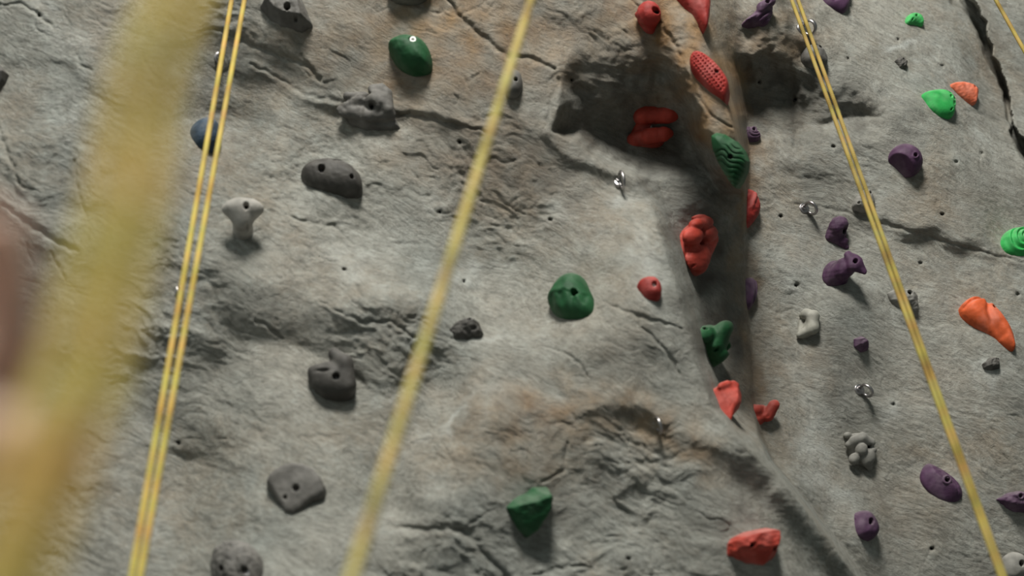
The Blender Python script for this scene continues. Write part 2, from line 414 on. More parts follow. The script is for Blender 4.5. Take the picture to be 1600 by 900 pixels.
def mat_wall():
    m, t, b, N, L = nt('painted_plaster')
    tc = N.new('ShaderNodeTexCoord')
    at_ = N.new('ShaderNodeAttribute'); at_.attribute_name = 'paint'
    sep = N.new('ShaderNodeSeparateColor'); L.new(at_.outputs['Color'], sep.inputs['Color'])
    def noise(scale, detail, rough=.6):
        n = N.new('ShaderNodeTexNoise'); n.inputs['Scale'].default_value = scale
        n.inputs['Detail'].default_value = detail; n.inputs['Roughness'].default_value = rough
        L.new(tc.outputs['Object'], n.inputs['Vector']); return n
    def mix(fac, a, bb, mode='MIX'):
        x = N.new('ShaderNodeMixRGB'); x.blend_type = mode
        for s, v in (('Fac', fac), ('Color1', a), ('Color2', bb)):
            if isinstance(v, (float, int)): x.inputs[s].default_value = v
            elif isinstance(v, tuple): x.inputs[s].default_value = (*v, 1)
            else: L.new(v, x.inputs[s])
        return x.outputs['Color']
    def rng(v, a, b_, c=0., d=1.):
        x = N.new('ShaderNodeMapRange'); x.inputs['From Min'].default_value = a; x.inputs['From Max'].default_value = b_
        x.inputs['To Min'].default_value = c; x.inputs['To Max'].default_value = d
        L.new(v, x.inputs['Value']); return x.outputs[0]
    big = noise(3.2, 6); mid = noise(14, 8, .68); fin = noise(70, 6, .7)
    col = mix(rng(big.outputs['Fac'], .3, .7), (.290, .305, .280), (.365, .350, .305))
    col = mix(rng(mid.outputs['Fac'], .45, .72, 0, .6), col, (.185, .180, .155))
    col = mix(rng(mid.outputs['Fac'], .45, .25, 0, .5), col, (.47, .49, .455))
    n4 = noise(8, 7, .7)
    n5 = noise(2.6, 9, .74)
    tan_ = mix(rng(n4.outputs['Fac'], .35, .65), (.20, .150, .098), (.36, .30, .225))
    col = mix(rng(n5.outputs['Fac'], .50, .66, 0, .62), col, tan_)
    n6 = noise(5.5, 10, .78)
    col = mix(rng(n6.outputs['Fac'], .56, .70, 0, .55), col, (.105, .110, .100))
    col = mix(rng(n6.outputs['Fac'], .42, .30, 0, .55), col, (.50, .52, .485))
    warm = mix(rng(n4.outputs['Fac'], .35, .65), (.215, .118, .052), (.36, .235, .120))
    ga = N.new('ShaderNodeAttribute'); ga.attribute_name = 'grain'
    vm = N.new('ShaderNodeVectorMath'); vm.operation = 'MULTIPLY'; vm.inputs[1].default_value = (1.0, 3.4, 1.6)
    L.new(ga.outputs['Vector'], vm.inputs[0])
    st = N.new('ShaderNodeTexNoise'); st.inputs['Scale'].default_value = 5.5; st.inputs['Detail'].default_value = 9; st.inputs['Roughness'].default_value = .74
    L.new(vm.outputs[0], st.inputs['Vector'])
    col = mix(rng(st.outputs['Fac'], .50, .68, 0, .68), col, (.115, .112, .098))
    col = mix(rng(st.outputs['Fac'], .47, .34, 0, .4), col, (.50, .52, .48))
    col = mix(sep.outputs['Red'], col, warm)
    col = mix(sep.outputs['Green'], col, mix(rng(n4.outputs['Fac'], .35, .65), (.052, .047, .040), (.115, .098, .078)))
    col = mix(sep.outputs['Blue'], col, (.56, .58, .55))
    col = mix(rng(fin.outputs['Fac'], .5, .72, 0, .45), col, (.12, .122, .112))
    L.new(col, b.inputs['Base Color'])
    b.inputs['Roughness'].default_value = .72
    b.inputs['Specular IOR Level'].default_value = .28
    bp = N.new('ShaderNodeBump'); bp.inputs['Strength'].default_value = .8; bp.inputs['Distance'].default_value = .006
    add = N.new('ShaderNodeMath'); add.operation = 'MULTIPLY_ADD'; add.inputs[1].default_value = .45
    f2 = noise(210, 5, .7)
    L.new(f2.outputs['Fac'], add.inputs[0]); L.new(fin.outputs['Fac'], add.inputs[2])
    ad2 = N.new('ShaderNodeMath'); ad2.operation = 'MULTIPLY_ADD'; ad2.inputs[1].default_value = 1.3
    L.new(st.outputs['Fac'], ad2.inputs[0]); L.new(add.outputs[0], ad2.inputs[2])
    L.new(ad2.outputs[0], bp.inputs['Height']); L.new(bp.outputs['Normal'], b.inputs['Normal'])
    return m


M_STEEL = mat_metal('zinc_steel', (.42, .40, .40), .34)
M_DARK = mat_metal('black_oxide', (.035, .033, .032), .45)
M_BRIGHT = mat_metal('bright_washer', (.80, .79, .76), .5, .25)
M_WALL = mat_wall()
M = dict(
    red=mat_plastic('red_resin', (.34, .026, .020), chalk=.14),
    coral=mat_plastic('coral_red_resin', (.43, .048, .030), chalk=.17),
    green=mat_plastic('dark_green_resin', (.010, .080, .025), chalk=.12),
    lime=mat_plastic('bright_green_resin', (.030, .40, .085), chalk=.22),
    purple=mat_plastic('purple_resin', (.078, .032, .078), chalk=.16),
    orange=mat_plastic('orange_resin', (.62, .105, .028), chalk=.22),
    salmon=mat_plastic('salmon_orange_resin', (.72, .16, .075), chalk=.3),
    gray=mat_plastic('gray_resin', (.118, .112, .102), chalk=.2),
    charcoal=mat_plastic('charcoal_resin', (.060, .056, .050), chalk=.15),
    stone=mat_plastic('stone_gray_resin', (.205, .20, .180), chalk=.3),
    pale=mat_plastic('pale_gray_resin', (.40, .38, .345), chalk=.3),
    horn=mat_plastic('bone_gray_resin', (.29, .285, .245), chalk=.2),
    blue=mat_plastic('blue_gray_resin', (.030, .055, .088), chalk=.15),
)


def mesh_obj(name, verts, faces, mat, parent=None, smooth_=True):
    me = bpy.data.meshes.new(name)
    me.from_pydata(verts if isinstance(verts, list) else verts.tolist(), [], faces if isinstance(faces, list) else faces.tolist())
    me.polygons.foreach_set('use_smooth', [smooth_] * len(me.polygons))
    me.materials.append(mat)
    me.update()
    o = bpy.data.objects.new(name, me); COL.objects.link(o)
    if parent: o.parent = parent
    return o


def tag(o, label, cat, group=None):
    o['label'] = label; o['category'] = cat
    if group: o['group'] = group
    return o


# ---------------------------------------------------------------- the wall
def blob(x, y, cx, cy, rx, ry, deg, s):
    a = math.radians(deg); dx, dy = x - cx, y - cy
    u, v = dx * math.cos(a) + dy * math.sin(a), -dx * math.sin(a) + dy * math.cos(a)
    return s * np.exp(-((u / rx) ** 2 + (v / ry) ** 2))


OCHRE = [(700, 20, 160, 70, 10, .8), (640, 110, 100, 70, 0, .5), (760, 120, 100, 60, 10, .5), (860, 60, 120, 60, 10, .45), (470, 70, 60, 60, 0, .3), (990, 10, 70, 45, 30, .5),
         (1045, 25, 66, 66, -20, 1.4), (1082, 90, 46, 74, -20, 1.4), (1118, 165, 38, 60, -22, 1.3), (1140, 150, 34, 80, -20, 1.2), (1146, 240, 28, 60, -15, 1.2), (1152, 320, 18, 70, -5, .9), (1235, 40, 55, 60, 0, .6), (1200, 60, 50, 40, 0, .3), (1158, 420, 16, 130, 0, .5),
         (1165, 560, 18, 110, -6, .6), (800, 260, 100, 80, 10, .5), (900, 640, 170, 40, 4, .6), (1060, 690, 90, 28, 30, .65), (820, 690, 90, 60, 0, .35), (640, 250, 90, 40, 10, .25), (960, 420, 70, 120, 0, .22),
         (760, 690, 80, 60, -30, .2), (1190, 470, 40, 60, 0, .2), (1240, 570, 70, 50, 0, .22), (1400, 790, 110, 80, 0, .2), (1555, 120, 25, 90, -10, .3),
         (215, 380, 60, 90, 0, .25), (1480, 300, 120, 60, 10, .12), (1500, 600, 120, 90, 0, .12), (870, 500, 80, 60, 0, .12), (580, 40, 60, 50, 0, .25)]
UMBER_SHADE = [(1300, 560, 34, 95, -8, .3), (1325, 650, 40, 70, -20, .3), (970, 170, 85, 95, 20, .62), (1030, 220, 50, 90, -25, .6), (1100, 380, 46, 115, -10, .95), (1128, 520, 40, 115, -12, .9), (1250, 150, 100, 50, 15, .6), (1180, 150, 45, 60, 0, .5), (1345, 180, 45, 26, 20, .5), (940, 110, 50, 40, -30, .4), (1050, 280, 50, 40, 30, .4), (820, 255, 95, 55, 14, .62), (880, 205, 40, 50, 0, .4), (950, 640, 120, 10, 4, .3), (1166, 380, 8, 120, 0, .4), (1172, 560, 10, 90, -4, .45), (480, 140, 110, 14, 18, .35),  # umber stains, plus shade of scoop, flank, hollow and valley painted in
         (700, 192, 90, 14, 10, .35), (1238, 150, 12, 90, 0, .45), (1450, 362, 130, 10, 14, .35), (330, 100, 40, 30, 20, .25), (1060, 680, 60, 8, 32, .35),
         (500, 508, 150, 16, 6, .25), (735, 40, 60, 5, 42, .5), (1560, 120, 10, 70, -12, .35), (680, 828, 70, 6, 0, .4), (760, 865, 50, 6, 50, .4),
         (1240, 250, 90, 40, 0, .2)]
PALE = [(1405, 66, 16, 8, 20, .5), (725, 432, 16, 12, 0, .35), (860, 335, 26, 18, 0, .3), (687, 322, 20, 12, 0, .35), (540, 415, 50, 16, 25, .25), (1540, 475, 6, 5, 0, .6),
        (975, 310, 18, 16, 0, .35), (1340, 430, 12, 22, 0, .3), (1550, 575, 28, 16, 0, .4), (1010, 400, 22, 60, -10, .35), (1030, 470, 14, 40, -10, .2),
        (1250, 420, 30, 40, 40, .2), (1390, 640, 26, 14, 10, .35), (1270, 680, 16, 60, -10, .35), (1300, 760, 60, 18, 48, .3), (700, 660, 70, 8, -38, .35), (1385, 320, 16, 24, 0, .25),
        (60, 10, 26, 14, 20, .4), (320, 190, 18, 10, 0, .3), (1480, 780, 20, 8, 0, .2), (1540, 770, 24, 10, 0, .25), (738, 522, 40, 8, 0, .25), (1350, 850, 30, 8, 20, .2)]


def build_wall():
    xs = grid_axis(-60, 1660, 2.0, -2600, 4200)
    ys = grid_axis(-40, 940, 2.0, -560, 5200)
    X, Y = np.meshgrid(xs, ys)
    x, y = X.ravel(), Y.ravel()
    d = full_depth(x, y)
    P = at(x, y, d)
    ny, nx = X.shape
    idx = np.arange(ny * nx).reshape(ny, nx)
    F = np.stack([idx[:-1, :-1], idx[1:, :-1], idx[1:, 1:], idx[:-1, 1:]], -1).reshape(-1, 4)
    keep = (P[F][:, :, 2].max(1) > -0.05)
    F = F[keep]
    me = bpy.data.meshes.new('wall_back')
    me.vertices.add(len(P)); me.vertices.foreach_set('co', P.astype(np.float32).ravel())
    me.loops.add(F.size); me.loops.foreach_set('vertex_index', F.ravel().astype(np.int32))
    me.polygons.add(len(F)); me.polygons.foreach_set('loop_start', (np.arange(len(F)) * 4).astype(np.int32))
    me.polygons.foreach_set('use_smooth', np.ones(len(F), bool))
    jx, jy = x + 26 * perlin(x / 45, y / 45, 31) + 9 * perlin(x / 14, y / 14, 33), y + 26 * perlin(x / 45, y / 45, 32) + 9 * perlin(x / 14, y / 14, 34)
    pc = np.zeros((len(P), 4), np.float32); pc[:, 3] = 1
    for k, lst in enumerate((OCHRE, UMBER_SHADE, PALE)):
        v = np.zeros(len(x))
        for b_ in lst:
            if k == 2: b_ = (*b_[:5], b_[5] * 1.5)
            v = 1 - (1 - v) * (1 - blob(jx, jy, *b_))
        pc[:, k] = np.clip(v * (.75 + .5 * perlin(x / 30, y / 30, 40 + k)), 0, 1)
    a = me.color_attributes.new('paint', 'FLOAT_COLOR', 'POINT')
    a.data.foreach_set('color', pc.ravel())
    ca, sa = math.cos(math.radians(24)), math.sin(math.radians(24))
    gx, gy = x + 14 * perlin(x / 80, y / 80, 51), y + 14 * perlin(x / 80, y / 80, 52)
    gr = np.stack([(gx * ca + gy * sa) / 100, (-gx * sa + gy * ca) / 100, d * 6.6], 1)
    ga = me.attributes.new('grain', 'FLOAT_VECTOR', 'POINT'); ga.data.foreach_set('vector', gr.astype(np.float32).ravel())
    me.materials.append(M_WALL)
    me.update(calc_edges=True); me.validate()
    o = bpy.data.objects.new('wall_back', me); COL.objects.link(o)
    o['kind'] = 'structure'
    return o


WALL = build_wall()


# ---------------------------------------------------------------- local frames on the wall
class Frame:
    """x, y run along the wall so that one unit is one pixel of arc, z leaves the wall"""
    def __init__(self, x, y, side=None, e=26, mix=.4, out=0):
        fn = {None: coarse_depth, 'l': left_depth, 'r': right_depth}[side]
        g = np.array([(x, y), (x + e, y), (x - e, y), (x, y - e), (x, y + e)], float)
        if side is None: dd = coarse_depth(g[:, 0], g[:, 1])
        else: dd = fn(g[:, 0], g[:, 1])
        base = plane_depth(NL, CL, g[:, 0], g[:, 1]) if (side == 'l' or (side is None and x < np.interp(y, EY, EX))) else plane_depth(NR, CR, g[:, 0], g[:, 1])
        dd = dd.mean() * .0 + dd
        dd2 = (1 - mix) * dd + mix * (base - base[0] + dd[0])
        Q = at(g[:, 0], g[:, 1], dd2)
        self.o = at(np.array(float(x)), np.array(float(y)), dd[0])
        self.x = (Q[1] - Q[2]) / (2 * e); self.y = (Q[3] - Q[4]) / (2 * e)
        n = np.cross(self.x, self.y); n /= np.linalg.norm(n)
        self.s = dd[0] / FPX
        self.n = n * self.s
        self.o = self.o + self.n * out
        self.px, self.py = x, y
        self.shift = (float(n @ RGT), float(n @ UPV))     # how far a unit of z moves in the picture

    def to(self, V):
        return self.o + V[:, :1] * self.x + V[:, 1:2] * self.y + V[:, 2:3] * self.n

    def loc(self, vx, vy, z):
        """local x, y of what is seen at (vx, vy) at height z"""
        return vx - self.px - self.shift[0] * z, self.py - vy - self.shift[1] * z


# ---------------------------------------------------------------- solids from distance fields
def nets(F, o, st):
    s = F < 0
    nx, ny, nz = F.shape
    c = [s[i:nx - 1 + i, j:ny - 1 + j, k:nz - 1 + k] for i in (0, 1) for j in (0, 1) for k in (0, 1)]
    cnt = sum(a.astype(np.int8) for a in c)
    act = (cnt > 0) & (cnt < 8)
    I = np.argwhere(act)
    vid = np.full(act.shape, -1, np.int64); vid[tuple(I.T)] = np.arange(len(I))
    acc = np.zeros((len(I), 3)); num = np.zeros(len(I))
    cor = [(i, j, k) for i in (0, 1) for j in (0, 1) for k in (0, 1)]
    for a in range(8):
        for ax in range(3):
            if cor[a][ax]: continue
            b = list(cor[a]); b[ax] = 1
            A = I + np.array(cor[a]); B = I + np.array(b)
            fa, fb = F[tuple(A.T)], F[tuple(B.T)]
            m = (fa < 0) != (fb < 0)
            t = np.where(m, fa / np.where(m, fa - fb, 1), 0)
            p = A.astype(float); p[:, ax] += t
            acc += np.where(m[:, None], p, 0); num += m
    V = acc / num[:, None] * st + np.array(o)
    Q = []
    for ax in range(3):
        sl0 = [slice(1, -1)] * 3; sl1 = [slice(1, -1)] * 3
        sl0[ax] = slice(0, -1); sl1[ax] = slice(1, None)
        a, b = s[tuple(sl0)], s[tuple(sl1)]
        E = np.argwhere(a != b)
        if not len(E): continue
        flip = a[tuple(E.T)]
        off = np.array([1, 1, 1]); off[ax] = 0
        E = E + off
        u, v = (ax + 1) % 3, (ax + 2) % 3
        du = np.zeros(3, int); du[u] = 1; dv = np.zeros(3, int); dv[v] = 1
        q = np.stack([vid[tuple((E - du - dv).T)], vid[tuple((E - dv).T)], vid[tuple(E.T)], vid[tuple((E - du).T)]], 1)
        q[~flip] = q[~flip][:, ::-1]
        Q.append(q)
    Q = np.concatenate(Q)
    return V, Q[(Q >= 0).all(1)]


def smin(a, b, k):
    h = np.clip(.5 + .5 * (b - a) / k, 0, 1)
    return b * (1 - h) + a * h - k * h * (1 - h)


class Hold:
    """one climbing hold: outlines are surveyed in picture pixels, heights in the same unit off the wall"""
    def __init__(self, cx, cy, box, zmax, side=None, lift=0.0, step=None, e=26, mix=.4, out=0):
        self.f = Frame(cx, cy, side, e, mix, out)
        x0, y0, x1, y1 = box
        m = 6
        zb = -.30 * min(x1 - x0, y1 - y0) - 4 - 2.5 * out
        self.zb = zb + 2
        self.lx, self.ly = self.f.shift[0] * lift, self.f.shift[1] * lift
        lo = np.array([x0 - cx - m - abs(self.lx), cy - y1 - m - abs(self.ly) - .35 * zmax, zb])
        hi = np.array([x1 - cx + m, cy - y0 + m, zmax + 5])
        st = step or max(.8, max(hi - lo) / 74)
        n = np.ceil((hi - lo) / st).astype(int) + 1
        ax = [lo[i] + st * np.arange(n[i]) for i in range(3)]
        self.X, self.Y, self.Z = np.meshgrid(*ax, indexing='ij')
        self.lo, self.st = lo, st
        self.F = np.full(self.X.shape, 1e3)
        self.bolts = []

    def P(self, pts):
        return [(x - self.f.px - self.lx, self.f.py - y - self.ly) for x, y in pts]

    def dome(self, pts, H, R, p=2.0, tilt=(0, 0), mod=None, k=0, smoothed=True):
        q = self.P(pts)
        if smoothed: q = catmull(q, 4)
        X, Y = self.X[:, :, 0], self.Y[:, :, 0]
        dp = poly_sdf(X, Y, q)
        t = 1 - np.clip(dp / R, 0, 1)
        h = H * np.maximum(1 - t ** p, 0) ** (1 / p) if p < 9 else H * np.clip(dp / R, 0, 1)
        cx, cy = np.mean(q, 0)
        h = h * (1 + tilt[0] * (X - cx) + tilt[1] * (Y - cy))
        if mod is not None:
            vx, vy = X + self.f.px + self.lx, self.f.py - Y - self.ly
            h = mod(vx, vy, h, dp)
        h = np.where(dp > 0, h, np.maximum(dp * 3, -20) )
        D = np.maximum(np.maximum((self.Z - h[:, :, None]) * .6, -dp[:, :, None] * np.ones_like(self.Z)), self.zb - self.Z)
        self.H2 = h
        self.F = smin(self.F, D, k) if k else np.minimum(self.F, D)
        return self

    def cap(self, a, b, ra, rb, k=4, flat=1.0):
        """tapered capsule between two points seen at (x, y) with height z"""
        A = np.array((*self.f.loc(a[0], a[1], a[2]), a[2])); B = np.array((*self.f.loc(b[0], b[1], b[2]), b[2]))
        d = B - A
        px, py, pz = self.X - A[0], self.Y - A[1], self.Z - A[2]
        t = np.clip((px * d[0] + py * d[1] + pz * d[2]) / (d @ d + 1e-9), 0, 1)
        D = np.sqrt((px - t * d[0]) ** 2 + (py - t * d[1]) ** 2 + ((pz - t * d[2]) / flat) ** 2) - (ra + (rb - ra) * t)
        self.F = smin(self.F, D, k)
        return self

    def ell(self, c, r, deg=0, k=4, cut=False):
        cx, cy = self.f.loc(c[0], c[1], c[2])
        a = math.radians(deg)
        dx, dy, dz = self.X - cx, self.Y - cy, self.Z - c[2]
        u, v = dx * math.cos(a) + dy * math.sin(a), -dx * math.sin(a) + dy * math.cos(a)
        D = (np.sqrt((u / r[0]) ** 2 + (v / r[1]) ** 2 + (dz / r[2]) ** 2) - 1) * min(r)
        self.F = -smin(-self.F, D, k) if cut else smin(self.F, D, k)
        if cut: self.F = self.F
        return self

    def pit(self, c, r, k=2):
        return self.ell(c, r, 0, k, True)

    def rough(self, a, w, seed):
        X, Y, Z = self.X / w, self.Y / w, self.Z / w
        self.F = self.F + a * (perlin(X + Z * .7, Y - Z * .4, seed) + .5 * perlin(X * 2.1 - Z, Y * 2.1 + Z, seed + 1))
        return self

    def top_at(self, vx, vy):
        """height of the surface met on the way in at the place seen at (vx, vy)"""
        z = self.Z.max()
        while z > 0:
            lx, ly = self.f.loc(vx, vy, z)
            i, j, k = [int(round((v - l) / self.st)) for v, l in zip((lx, ly, z), self.lo)]
            if 0 <= i < self.F.shape[0] and 0 <= j < self.F.shape[1] and 0 <= k < self.F.shape[2] and self.F[i, j, k] < 0: return z
            z -= self.st * .5
        return 2.0

    def hole(self, vx, vy, r, depth=None, bolt=None, ring=False, ry=None):
        z = self.top_at(vx, vy)
        depth = depth or r * 1.6
        zf = max(z - depth, 1.0)
        lx, ly = self.f.loc(vx, vy, z)
        rho = np.hypot(self.X - lx, (self.Y - ly) * (r / ry if ry else 1)) - r
        cut = np.maximum(rho, zf - self.Z)
        self.F = np.maximum(self.F, -cut)
        if ring:      # raised collar round the hole
            tor = np.hypot(np.hypot(self.X - lx, self.Y - ly) - r * 1.35, self.Z - z) - r * .42
            self.F = np.minimum(self.F, tor)
        if bolt: self.bolts.append((lx, ly, zf, r * .86, bolt))
        return self

    def build(self, name, mat, label, group, cat='climbing hold'):
        V, Q = nets(self.F, self.lo, self.st)
        Wd = self.f.to(V)
        org = self.f.o
        o = mesh_obj(name, Wd - org, Q, M[mat] if isinstance(mat, str) else mat)
        o.location = org
        tag(o, label, cat, group)
        for lx, ly, z, r, bm in self.bolts:
            vs, fs = socket_bolt(r)
            vs[:, 0] += lx; vs[:, 1] += ly; vs[:, 2] += z - r * .1
            b = mesh_obj('bolt', self.f.to(vs) - org, fs, bm, o, False)
        return o


def socket_bolt(r):
    """cap-head bolt with a hexagonal socket, head up along z"""
    n = 18
    V = []; F = []
    hex_ = []
    def ring(rad, z, hexa=False):
        i0 = len(V)
        for i in range(n):
            a = 2 * math.pi * i / n
            q = rad
            if hexa: q = rad * math.cos(math.pi / 6) / math.cos((a % (math.pi / 3)) - math.pi / 6)
            V.append((q * math.cos(a), q * math.sin(a), z))
        return i0
    rs = [ring(r, -r * .2), ring(r, r * .42), ring(r * .9, r * .55), ring(r * .52, r * .55, True), ring(r * .5, r * .15, True)]
    for a, b in zip(rs, rs[1:]):
        for i in range(n): F.append((a + i, a + (i + 1) % n, b + (i + 1) % n, b + i))
    F.append(tuple(rs[-1] + i for i in range(n)))
    return np.array(V), F


# ---------------------------------------------------------------- climbing holds
GG, GN, GR, GP, GS, GL = ('gray holds on the left face', 'dark green holds', 'red holds along the arete', 'purple holds on the right face',
                          'gray holds on the right face', 'bright green and orange holds on the right face')


def ridge_roof(pts, top, slope, lim=3.0):
    """profile that falls away from a ridge line"""
    def f(vx, vy, h, dp):
        r, _ = seg_dist(vx, vy, pts)
        return np.minimum(np.maximum(top - slope * r, top * .22), lim * dp)
    return f


def grooves(lines, w, dep):
    def f(vx, vy, h, dp):
        for ln in lines:
            r, _ = seg_dist(vx, vy, ln)
            h = h - dep * np.exp(-(r / w) ** 2)
        return h
    return f


def blocks(cuts, base=None):
    """facets: the lowest of several slanting planes (x, y, height there, slope x, slope down)"""
    def f(vx, vy, h, dp):
        q = np.full(vx.shape, 1e3)
        for cx, cy, z, ax, ay in cuts: q = np.minimum(q, z + ax * (vx - cx) + ay * (vy - cy))
        return np.minimum(np.maximum(q, 2), dp * 2.6 + 1)
    return f


# left face, gray -------------------------------------------------
h = Hold(446, 20, (402, -20, 492, 52), 34, lift=8)
h.dome([(407, 9), (418, -14), (468, -14), (477, 5), (489, 36), (472, 46), (440, 38), (424, 28)], 26, 8, smoothed=False,
       mod=blocks([(440, 15, 27, .10, -.12), (470, 20, 27, -1.5, .25), (440, 34, 26, .2, -1.6), (410, 10, 12, 1.2, .2)]))
h.rough(.8, 9, 5).hole(453, 15, 5.4, 14, M_DARK).hole(465, 32, 2.6, 8)
h.build('climbing_hold', 'gray', 'gray faceted wedge hold cut off by the top of the view, two bolt holes', GG)

h = Hold(-2, 118, (-40, 90, 18, 144), 16, side='l', lift=4)
h.dome([(-30, 92), (0, 99), (14, 115), (9, 128), (-2, 141), (-30, 140)], 14, 9, smoothed=False, mod=ridge_roof([(-30, 118), (14, 116)], 15, .5))
h.build('climbing_hold', 'charcoal', 'dark pointed hold poking in at the left edge of the wall', GG)

h = Hold(578, 176, (522, 130, 632, 212), 46)
h.dome([(532, 176), (540, 160), (560, 156), (600, 164), (613, 172), (628, 204), (612, 208), (572, 205), (548, 196)], 19, 10, smoothed=False,
       mod=blocks([(580, 180, 20, 0, -.35), (615, 190, 20, -1.1, .2), (580, 198, 17, 0, -.9)]))
h.cap((606, 150, 22), (608, 174, 24), 9, 10).cap((586, 145, 22), (598, 144, 22), 9, 10).cap((534, 173, 14), (566, 158, 20), 6, 8)
h.cap((544, 152, 12), (572, 152, 14), 6, 6).ell((592, 162, 24), (19, 16, 14)).ell((556, 178, 16), (24, 9, 8)).cap((575, 183, 18), (612, 182, 18), 9, 8)
h.pit((583, 169, 37), (8, 7, 12)).pit((545, 158, 22), (6, 4, 8)).pit((577, 150, 30), (7, 4, 9)).rough(.9, 10, 8).hole(583, 169, 3.4, 5, M_DARK)
h.build('climbing_hold', 'gray', 'gray knuckled hold with a curled lobe and a deep pocket below the green dome', GG)

h = Hold(518, 274, (466, 240, 572, 304), 36, lift=11)
h.dome([(471, 270), (477, 258), (495, 249), (520, 246), (545, 253), (562, 268), (567, 286), (560, 298), (530, 298), (500, 293), (480, 285)], 30, 26,
       mod=grooves([[(512, 250), (528, 254), (552, 262), (558, 268)], [(524, 259), (546, 252)], [(500, 252), (512, 250)]], 2.4, 8))
h.rough(.5, 8, 11).hole(506, 264, 5.2, 13, M_STEEL).hole(552, 277, 3, 8)
h.build('climbing_hold', 'charcoal', 'dark gray oval dome hold with scratched grooves on top and two holes', GG)

h = Hold(385, 350, (346, 300, 428, 380), 74)
h.cap((379, 363, -6), (382, 355, 14), 18, 14).cap((382, 355, 14), (386, 342, 38), 14, 17, 6).ell((388, 329, 46), (32, 14, 18), k=9)
h.rough(.35, 10, 13).hole(396, 323, 4.6, 12, M_DARK).hole(391, 361, 2.2, 5)
h.build('climbing_hold', 'pale', 'pale gray mushroom hold flaring to a wide cap', GG)

h = Hold(325, 212, (292, 178, 356, 242), 36, lift=12)
h.dome([(299, 209), (305, 193), (318, 184), (335, 184), (346, 197), (350, 218), (345, 232), (328, 236), (309, 228)], 30, 25)
h.rough(.4, 9, 15).hole(336, 191, 3.8, 9, M_DARK)
h.build('climbing_hold', 'blue', 'blue gray dome hold behind the double yellow rope', GG)

h = Hold(804, 131, (784, 104, 822, 156), 20, lift=6)
h.dome([(790, 130), (794, 114), (804, 109), (814, 116), (817, 132), (812, 147), (800, 151), (792, 145)], 17, 14).hole(806, 126, 3.2, 6, M_DARK)
h.build('climbing_hold', 'gray', 'gray round hold behind the single thick yellow rope', GG)

h = Hold(640, -16, (596, -44, 684, 8), 24, lift=6)
h.dome([(604, -14), (615, -32), (640, -38), (668, -30), (676, -14), (662, 0), (640, 4), (616, 0)], 20, 18).rough(.5, 9, 18)
h.build('climbing_hold', 'gray', 'gray hold showing only its lower rim above the green dome with the bright washer', GG)

h = Hold(730, 514, (696, 486, 764, 536), 26, lift=7)
h.dome([(702, 513), (712, 501), (733, 494), (750, 503), (758, 520), (750, 528), (730, 531), (712, 525)], 22, 10, smoothed=False,
       mod=blocks([(730, 508, 23, .1, -.2), (716, 510, 15, .8, -.3), (748, 515, 15, -.8, .1), (730, 524, 13, .1, -.9), (733, 500, 17, 0, .9)]))
h.rough(1.2, 7, 21).hole(733, 497, 4, 8, M_DARK).pit((742, 511, 20), (5, 3, 6))
h.build('climbing_hold', 'charcoal', 'small craggy gray hold to the right of the thick yellow rope', GG)

h = Hold(521, 586, (472, 530, 568, 632), 44, lift=7)
h.dome([(482, 583), (490, 573), (506, 572), (520, 578), (548, 566), (557, 592), (554, 617), (536, 624), (515, 618), (495, 604)], 20, 16)
h.cap((525, 552, 20), (542, 566, 24), 9.5, 12, 6).cap((542, 566, 24), (546, 600, 20), 12, 13, 6).ell((519, 594, 10), (35, 27, 24), deg=-20, k=8).cap((492, 581, 14), (508, 584, 18), 9, 10, 6)
h.pit((505, 576, 31), (14, 2.6, 6), k=3).rough(.3, 10, 24).hole(529, 586, 5.6, 14, M_STEEL)
h.build('climbing_hold', 'charcoal', 'dark gray pinch hold curling up like a comma around its bolt hole', GG)

h = Hold(464, 764, (410, 716, 518, 806), 34, lift=8)
h.dome([(417, 754), (421, 745), (430, 736), (445, 728), (460, 726), (476, 727), (492, 735), (503, 746), (511, 763), (509, 772), (500, 779), (488, 782), (480, 788), (470, 796), (458, 801), (446, 798), (438, 786), (428, 772)], 20, 11, p=3, smoothed=False, tilt=(0, .011))
h.rough(.4, 12, 27).hole(465, 760, 5.2, 12, M_STEEL).hole(448, 775, 3, 8)
h.build('climbing_hold', 'gray', 'gray fan shaped plate hold with a flat face and two holes', GG)

h = Hold(370, 880, (322, 832, 418, 930), 46, lift=13)
h.dome([(329, 880), (334, 858), (350, 844), (370, 840), (392, 846), (406, 862), (412, 882), (406, 905), (390, 920), (368, 924), (346, 916), (333, 900)], 38, 34)
h.rough(2.2, 13, 30).pit((366, 852, 44), (7, 4, 5)).pit((352, 860, 42), (5, 4, 5)).hole(352, 882, 4.4, 8).hole(387, 883, 6, 13, M_STEEL)
h.build('climbing_hold', 'gray', 'gray pitted round hold at the bottom edge below the fan shaped plate', GG)

# dark green ------------------------------------------------------
h = Hold(641, 88, (600, 46, 682, 122), 42, lift=14)
h.dome([(606, 72), (614, 61), (632, 55), (655, 59), (668, 71), (675, 91), (672, 110), (650, 114), (632, 108), (617, 95)], 36, 27)
h.rough(.4, 9, 33).hole(647, 66, 6, 5, M_BRIGHT)
h.build('climbing_hold', 'green', 'dark green dome hold with a bright washer near its top', GN)


def scallop(vx, vy, h, dp):
    ln = 463 + 4 * np.abs(np.sin((vx - 852) / 76 * math.pi * 4.5))
    return h - 2.6 * smooth(-1.5, 2, vy - ln) * smooth(22, 8, vy - ln) + 2.0 * np.sin((vx - 852) / 76 * math.pi * 9) * smooth(0, 4, vy - ln) * smooth(20, 8, vy - ln)


